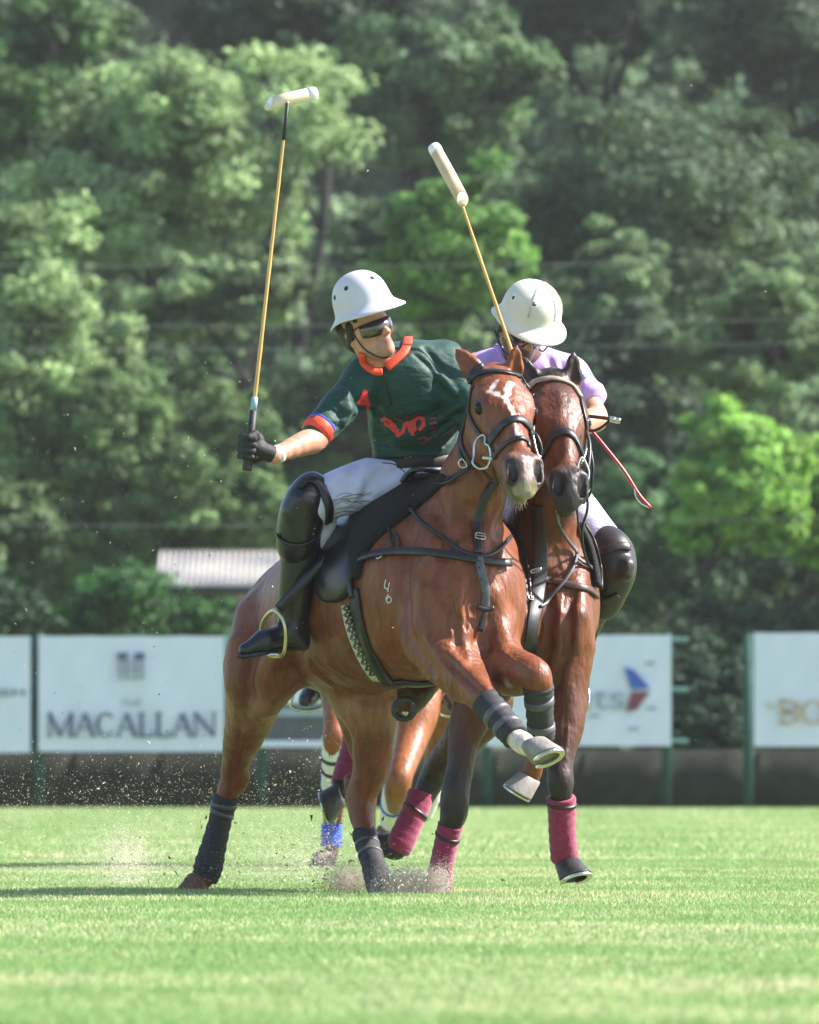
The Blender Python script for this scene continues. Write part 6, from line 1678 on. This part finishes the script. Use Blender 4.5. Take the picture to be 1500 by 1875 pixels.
tree('dark hedge behind the dark grey banner', 470, 1150, 1500, 240, 69.8, *HG, 65, 150, 90, .03, 'hedges behind the banners', 'hedge', 'hedge', depth=.5, gz=0)
# shed with a corrugated roof
shed = empty('shed', GZ(470, 96), 'low shed with a sunlit corrugated metal roof behind the bushes', 'shed')
M['tin'] = mat('corrugated_metal', (.28, .28, .31), .7, .25, 2, .2, 6, col2=(.52, .50, .44), bdist=.02)
M['wall'] = mat('shed_wall', (.09, .09, .09), .9, .2, 3)
dS = 92.0; scS = (dS + CAM_D) / F_PX; ze = J(400, 1072, dS).z; zr = J(400, 1012, dS + 2.2).z
x0s, x1s = (285 - 750) * scS, (700 - 750) * scS
mb = MB(); ro = []
nx = 150
for i in range(nx + 1):
    x = x0s + (x1s - x0s) * i / nx; c = .045 * sin(i * pi / 2)
    ro.append([(x, dS, ze + c), (x, dS + 2.2, zr + c), (x, dS + 2.2, zr + c - .03), (x, dS, ze + c - .03)])
mb.rings(ro); mb.build('roof', M['tin'], shed)
mb = MB(); ro = []
for i in range(nx + 1):
    x = x0s + (x1s - x0s) * i / nx; c = .045 * sin(i * pi / 2)
    ro.append([(x, dS + 2.21, zr + c), (x, dS + 4.4, ze + c), (x, dS + 4.4, ze + c - .03), (x, dS + 2.21, zr + c - .03)])
mb.rings(ro); mb.build('roof', M['tin'], shed)
mb = MB(); mb.box(((x0s + x1s) / 2, dS + 2.2, (ze - .12) / 2), ((x1s - x0s) / 2 - .25, 1.8, (ze - .12) / 2)); mb.build('wall', M['wall'], shed)
mb = MB(); mb.box(((x0s + x1s) / 2, dS - .02, ze - .06), ((x1s - x0s) / 2, .02, .04)); mb.build('gutter', M['black_tape'], shed)
# overhead cables
M['cable'] = mat('cable', (.12, .13, .13), .6, .1, 5)
for y, lb in ((488, 'uppermost of the thin cables crossing the trees'), (597, 'second thin cable from the top crossing the trees'), (640, 'third thin cable from the top crossing the trees'), (962, 'lowest thin cable crossing low in front of the shed')):
    dC = 76.0; mb = MB(); P = []
    for i in range(41):
        px = -900 + 3000 * i / 40; P.append(J(px, y + ((px - 350) / 500) ** 2 * -2.5 + (4 if px > 350 else -2) * 0, dC))
    mb.tube(P, .0055, 6); tag(mb.build('cable', M['cable'], None), lb, 'cable', 'thin cables across the trees')
# ------------------------------------------------------------------ kicked-up dust and turf crumbs
def dust_mat(nm, dens, col):
    m = bpy.data.materials.new(nm); m.use_nodes = True; nt = m.node_tree; N = nt.nodes
    N.remove(N['Principled BSDF'])
    v = N.new('ShaderNodeVolumePrincipled'); v.inputs['Color'].default_value = (*col, 1); v.inputs['Anisotropy'].default_value = .2; v.inputs['Density'].default_value = dens
    nt.links.new(v.outputs[0], N['Material Output'].inputs['Volume'])
    return m
def puff(px, py, d, rx, ry, rz, mt, label, n=26, seed=1, h=.009):
    """billow: many small lumps run together, rarer towards the rim"""
    r = np.random.RandomState(seed); c = J(px, py, d); P = []
    for i in range(n):
        q = r.normal(size=3); q *= r.rand() ** .6 / np.linalg.norm(q); rr = (rx + rz) / 2 * (.42 - .26 * np.linalg.norm(q)) * r.uniform(.6, 1.2)
        p = np.array(c) + q * (rx, ry, rz); p[2] = max(p[2], rr * .6)
        P.append(Prim(p, p + r.normal(size=3) * rr * .5, rr, rr * .6, rr * .5))
    V, F = sdf_skin(P, h); V = V + np.stack([vnoise(V, 70, 1), vnoise(V, 70, 2), vnoise(V, 70, 3)], 1) * .012 + np.stack([vnoise(V, 190, 4), vnoise(V, 190, 5), vnoise(V, 190, 6)], 1) * .006
    o = link_mesh('dust', mesh_np('dust', V, F), mt, None); tag(o, label, 'dust', kind='stuff'); return o
DU = dust_mat('dust_dense', 5, (.98, .88, .77)); DM = dust_mat('dust_mid', 1.6, (.985, .90, .80)); DS = dust_mat('dust_thin', .5, (.99, .93, .86))
puff(735, 1612, -.08, .11, .10, .07, DU, 'sandy dust bursting from the planted hind hoof', 26, 1)
puff(775, 1628, -.10, .09, .10, .04, DU, 'low sandy dust between the planted hooves', 18, 2)
puff(803, 1612, -.04, .055, .08, .075, DU, 'sandy dust round the foot of the planted maroon-bandaged leg', 22, 3)
puff(636, 1612, .5, .11, .12, .07, DU, 'brown puff of dust left of the planted hind hoof', 26, 4)
rs2 = np.random.RandomState(11)
def crumbs(n, sampler, size, cols, name, label):
    P = sampler(n); s = size * np.exp(rs2.normal(0, .5, n))[:, None, None]
    T = rs2.normal(size=(n, 4, 3)); T /= np.linalg.norm(T, axis=2)[:, :, None]
    st = 1 + 1.4 * rs2.rand(n)[:, None]; ax_ = rs2.normal(size=(n, 3)); ax_ /= np.linalg.norm(ax_, axis=1)[:, None]
    V = T * s * .6; V += ax_[:, None, :] * ((V * ax_[:, None, :]).sum(2) * st)[:, :, None]
    V = (V + P[:, None, :]).reshape(-1, 3)
    b = np.arange(n)[:, None] * 4; F = np.concatenate([b + np.array(f) for f in ((0, 1, 2), (0, 2, 3), (0, 3, 1), (1, 3, 2))])
    me = mesh_np(name, V, F)
    c = np.array(cols)[rs2.randint(0, len(cols), n)] * (.7 + .6 * rs2.rand(n))[:, None]
    at = me.color_attributes.new('tint', 'FLOAT_COLOR', 'POINT'); c4 = np.ones((n, 4, 4), dtype=np.float32); c4[:, :, :3] = c[:, None, :]
    at.data.foreach_set('color', c4.ravel())
    tag(link_mesh(name, me, CR, None, smooth=False), label, 'debris', kind='stuff')
CR = mat('turf_crumbs', (1, 1, 1), .9, .1, 3, attr='tint', spec=.1, trans=.5)
def px_cloud(fn):
    def s(n):
        out = []
        while len(out) < n:
            x, y, d = fn(); p = J(x, y, d)
            if p.z > .003: out.append(tuple(p))
        return np.array(out)
    return s
TAN = [(.66, .6, .5), (.55, .48, .38), (.7, .66, .56), (.32, .26, .2), (.34, .42, .22)]
N_ = rs2.normal; U_ = rs2.uniform
crumbs(9000, px_cloud(lambda: (U_(-150, 640), 1500 - abs(N_(0, 75)) + U_(-20, 60), U_(1.6, 3.4))), .0019, TAN, 'turf_crumbs', 'spray of turf crumbs thrown up low behind the horses')
crumbs(1800, px_cloud(lambda: (U_(-150, 760), U_(650, 1400), U_(-1.2, 2.5))), .0019, TAN, 'turf_crumbs', 'scattered turf crumbs flying high on the left')
crumbs(260, px_cloud(lambda: (U_(0, 1500), U_(100, 1450), U_(-2, 3))), .0018, TAN, 'turf_crumbs', 'few stray crumbs in the air across the scene')
def burst(cx, cy, sx, sy, d):
    return lambda: (cx + N_(0, sx), cy - abs(N_(0, sy)), d + N_(0, .12))
crumbs(3200, px_cloud(burst(735, 1640, 26, 24, -.05)), .0018, [(.75, .64, .52), (.5, .4, .3), (.85, .76, .64)], 'soil_crumbs', 'sandy soil bursting from the planted hind hoof')
crumbs(2000, px_cloud(burst(802, 1640, 14, 26, .0)), .0018, [(.75, .64, .52), (.5, .4, .3), (.85, .76, .64)], 'soil_crumbs', 'sandy soil at the maroon-bandaged leg')
crumbs(2600, px_cloud(burst(632, 1638, 30, 24, .6)), .0020, [(.4, .3, .22), (.25, .18, .13), (.5, .42, .34)], 'soil_crumbs', 'brown soil puff left of the planted hind hoof')
crumbs(1500, px_cloud(burst(440, 1640, 90, 60, .8)), .0018, TAN, 'soil_crumbs', 'loose soil flicked up by the trailing hind hoof')
crumbs(400, px_cloud(burst(225, 1645, 25, 70, 1.1)), .0018, TAN, 'soil_crumbs', 'thin column of soil over the turf on the left')
PALE = [(.95, .88, .80), (.93, .85, .74), (.97, .92, .86)]
def gauss(cx, cy, sx, sy, d, sd, top=0):
    return lambda: (cx + N_(0, sx), min(1640, cy + N_(0, sy)), d + N_(0, sd))
crumbs(16000, px_cloud(gauss(228, 1580, 28, 40, 2.5, .12)), .0011, PALE, 'dust_grains', 'fine pale dust standing in a column over the turf on the left')
crumbs(22000, px_cloud(gauss(250, 1590, 130, 36, 2.7, .25)), .0010, PALE, 'dust_grains', 'thin veil of fine dust low over the turf on the left')
crumbs(22000, px_cloud(gauss(560, 1582, 75, 42, 2.6, .25)), .0011, PALE, 'dust_grains', 'fine dust hanging behind the planted hooves')
crumbs(9000, px_cloud(gauss(640, 1612, 24, 18, .5, .08)), .0012, [(.5, .4, .32), (.62, .52, .42), (.34, .26, .2)], 'dust_grains', 'fine brown dust of the puff left of the planted hoof')
crumbs(16000, px_cloud(gauss(745, 1618, 28, 16, -.1, .06)), .0014, PALE, 'dust_grains', 'fine sandy dust round the planted hind hoof')
crumbs(9000, px_cloud(gauss(803, 1615, 13, 17, -.06, .05)), .0012, PALE, 'dust_grains', 'fine sandy dust round the planted maroon-bandaged leg')
crumbs(90, px_cloud(gauss(640, 1590, 120, 45, .6, .3)), .0055, [(.22, .14, .09), (.14, .10, .07), (.12, .22, .06)], 'turf_clods', 'larger clods of torn turf flying round the planted hooves')
crumbs(70, px_cloud(gauss(330, 1500, 150, 70, 1.2, .4)), .0045, [(.20, .13, .08), (.16, .30, .07)], 'turf_clods', 'torn grass tufts flying left of the trailing hind leg')
# ------------------------------------------------------------------ air
hz = bpy.data.materials.new('haze'); hz.use_nodes = True
hn = hz.node_tree.nodes; hn.remove(hn['Principled BSDF'])
hv = hn.new('ShaderNodeVolumePrincipled'); hv.inputs['Color'].default_value = (.95, .98, .93, 1); hv.inputs['Density'].default_value = .00020; hv.inputs['Anisotropy'].default_value = .3
hz.node_tree.links.new(hv.outputs[0], hn['Material Output'].inputs['Volume'])
mb = MB(); mb.box((0, 285, 22), (420, 440, 24))
tag(mb.build('haze', hz, None, smooth=False), 'pale summer haze in the air', 'haze', kind='stuff')
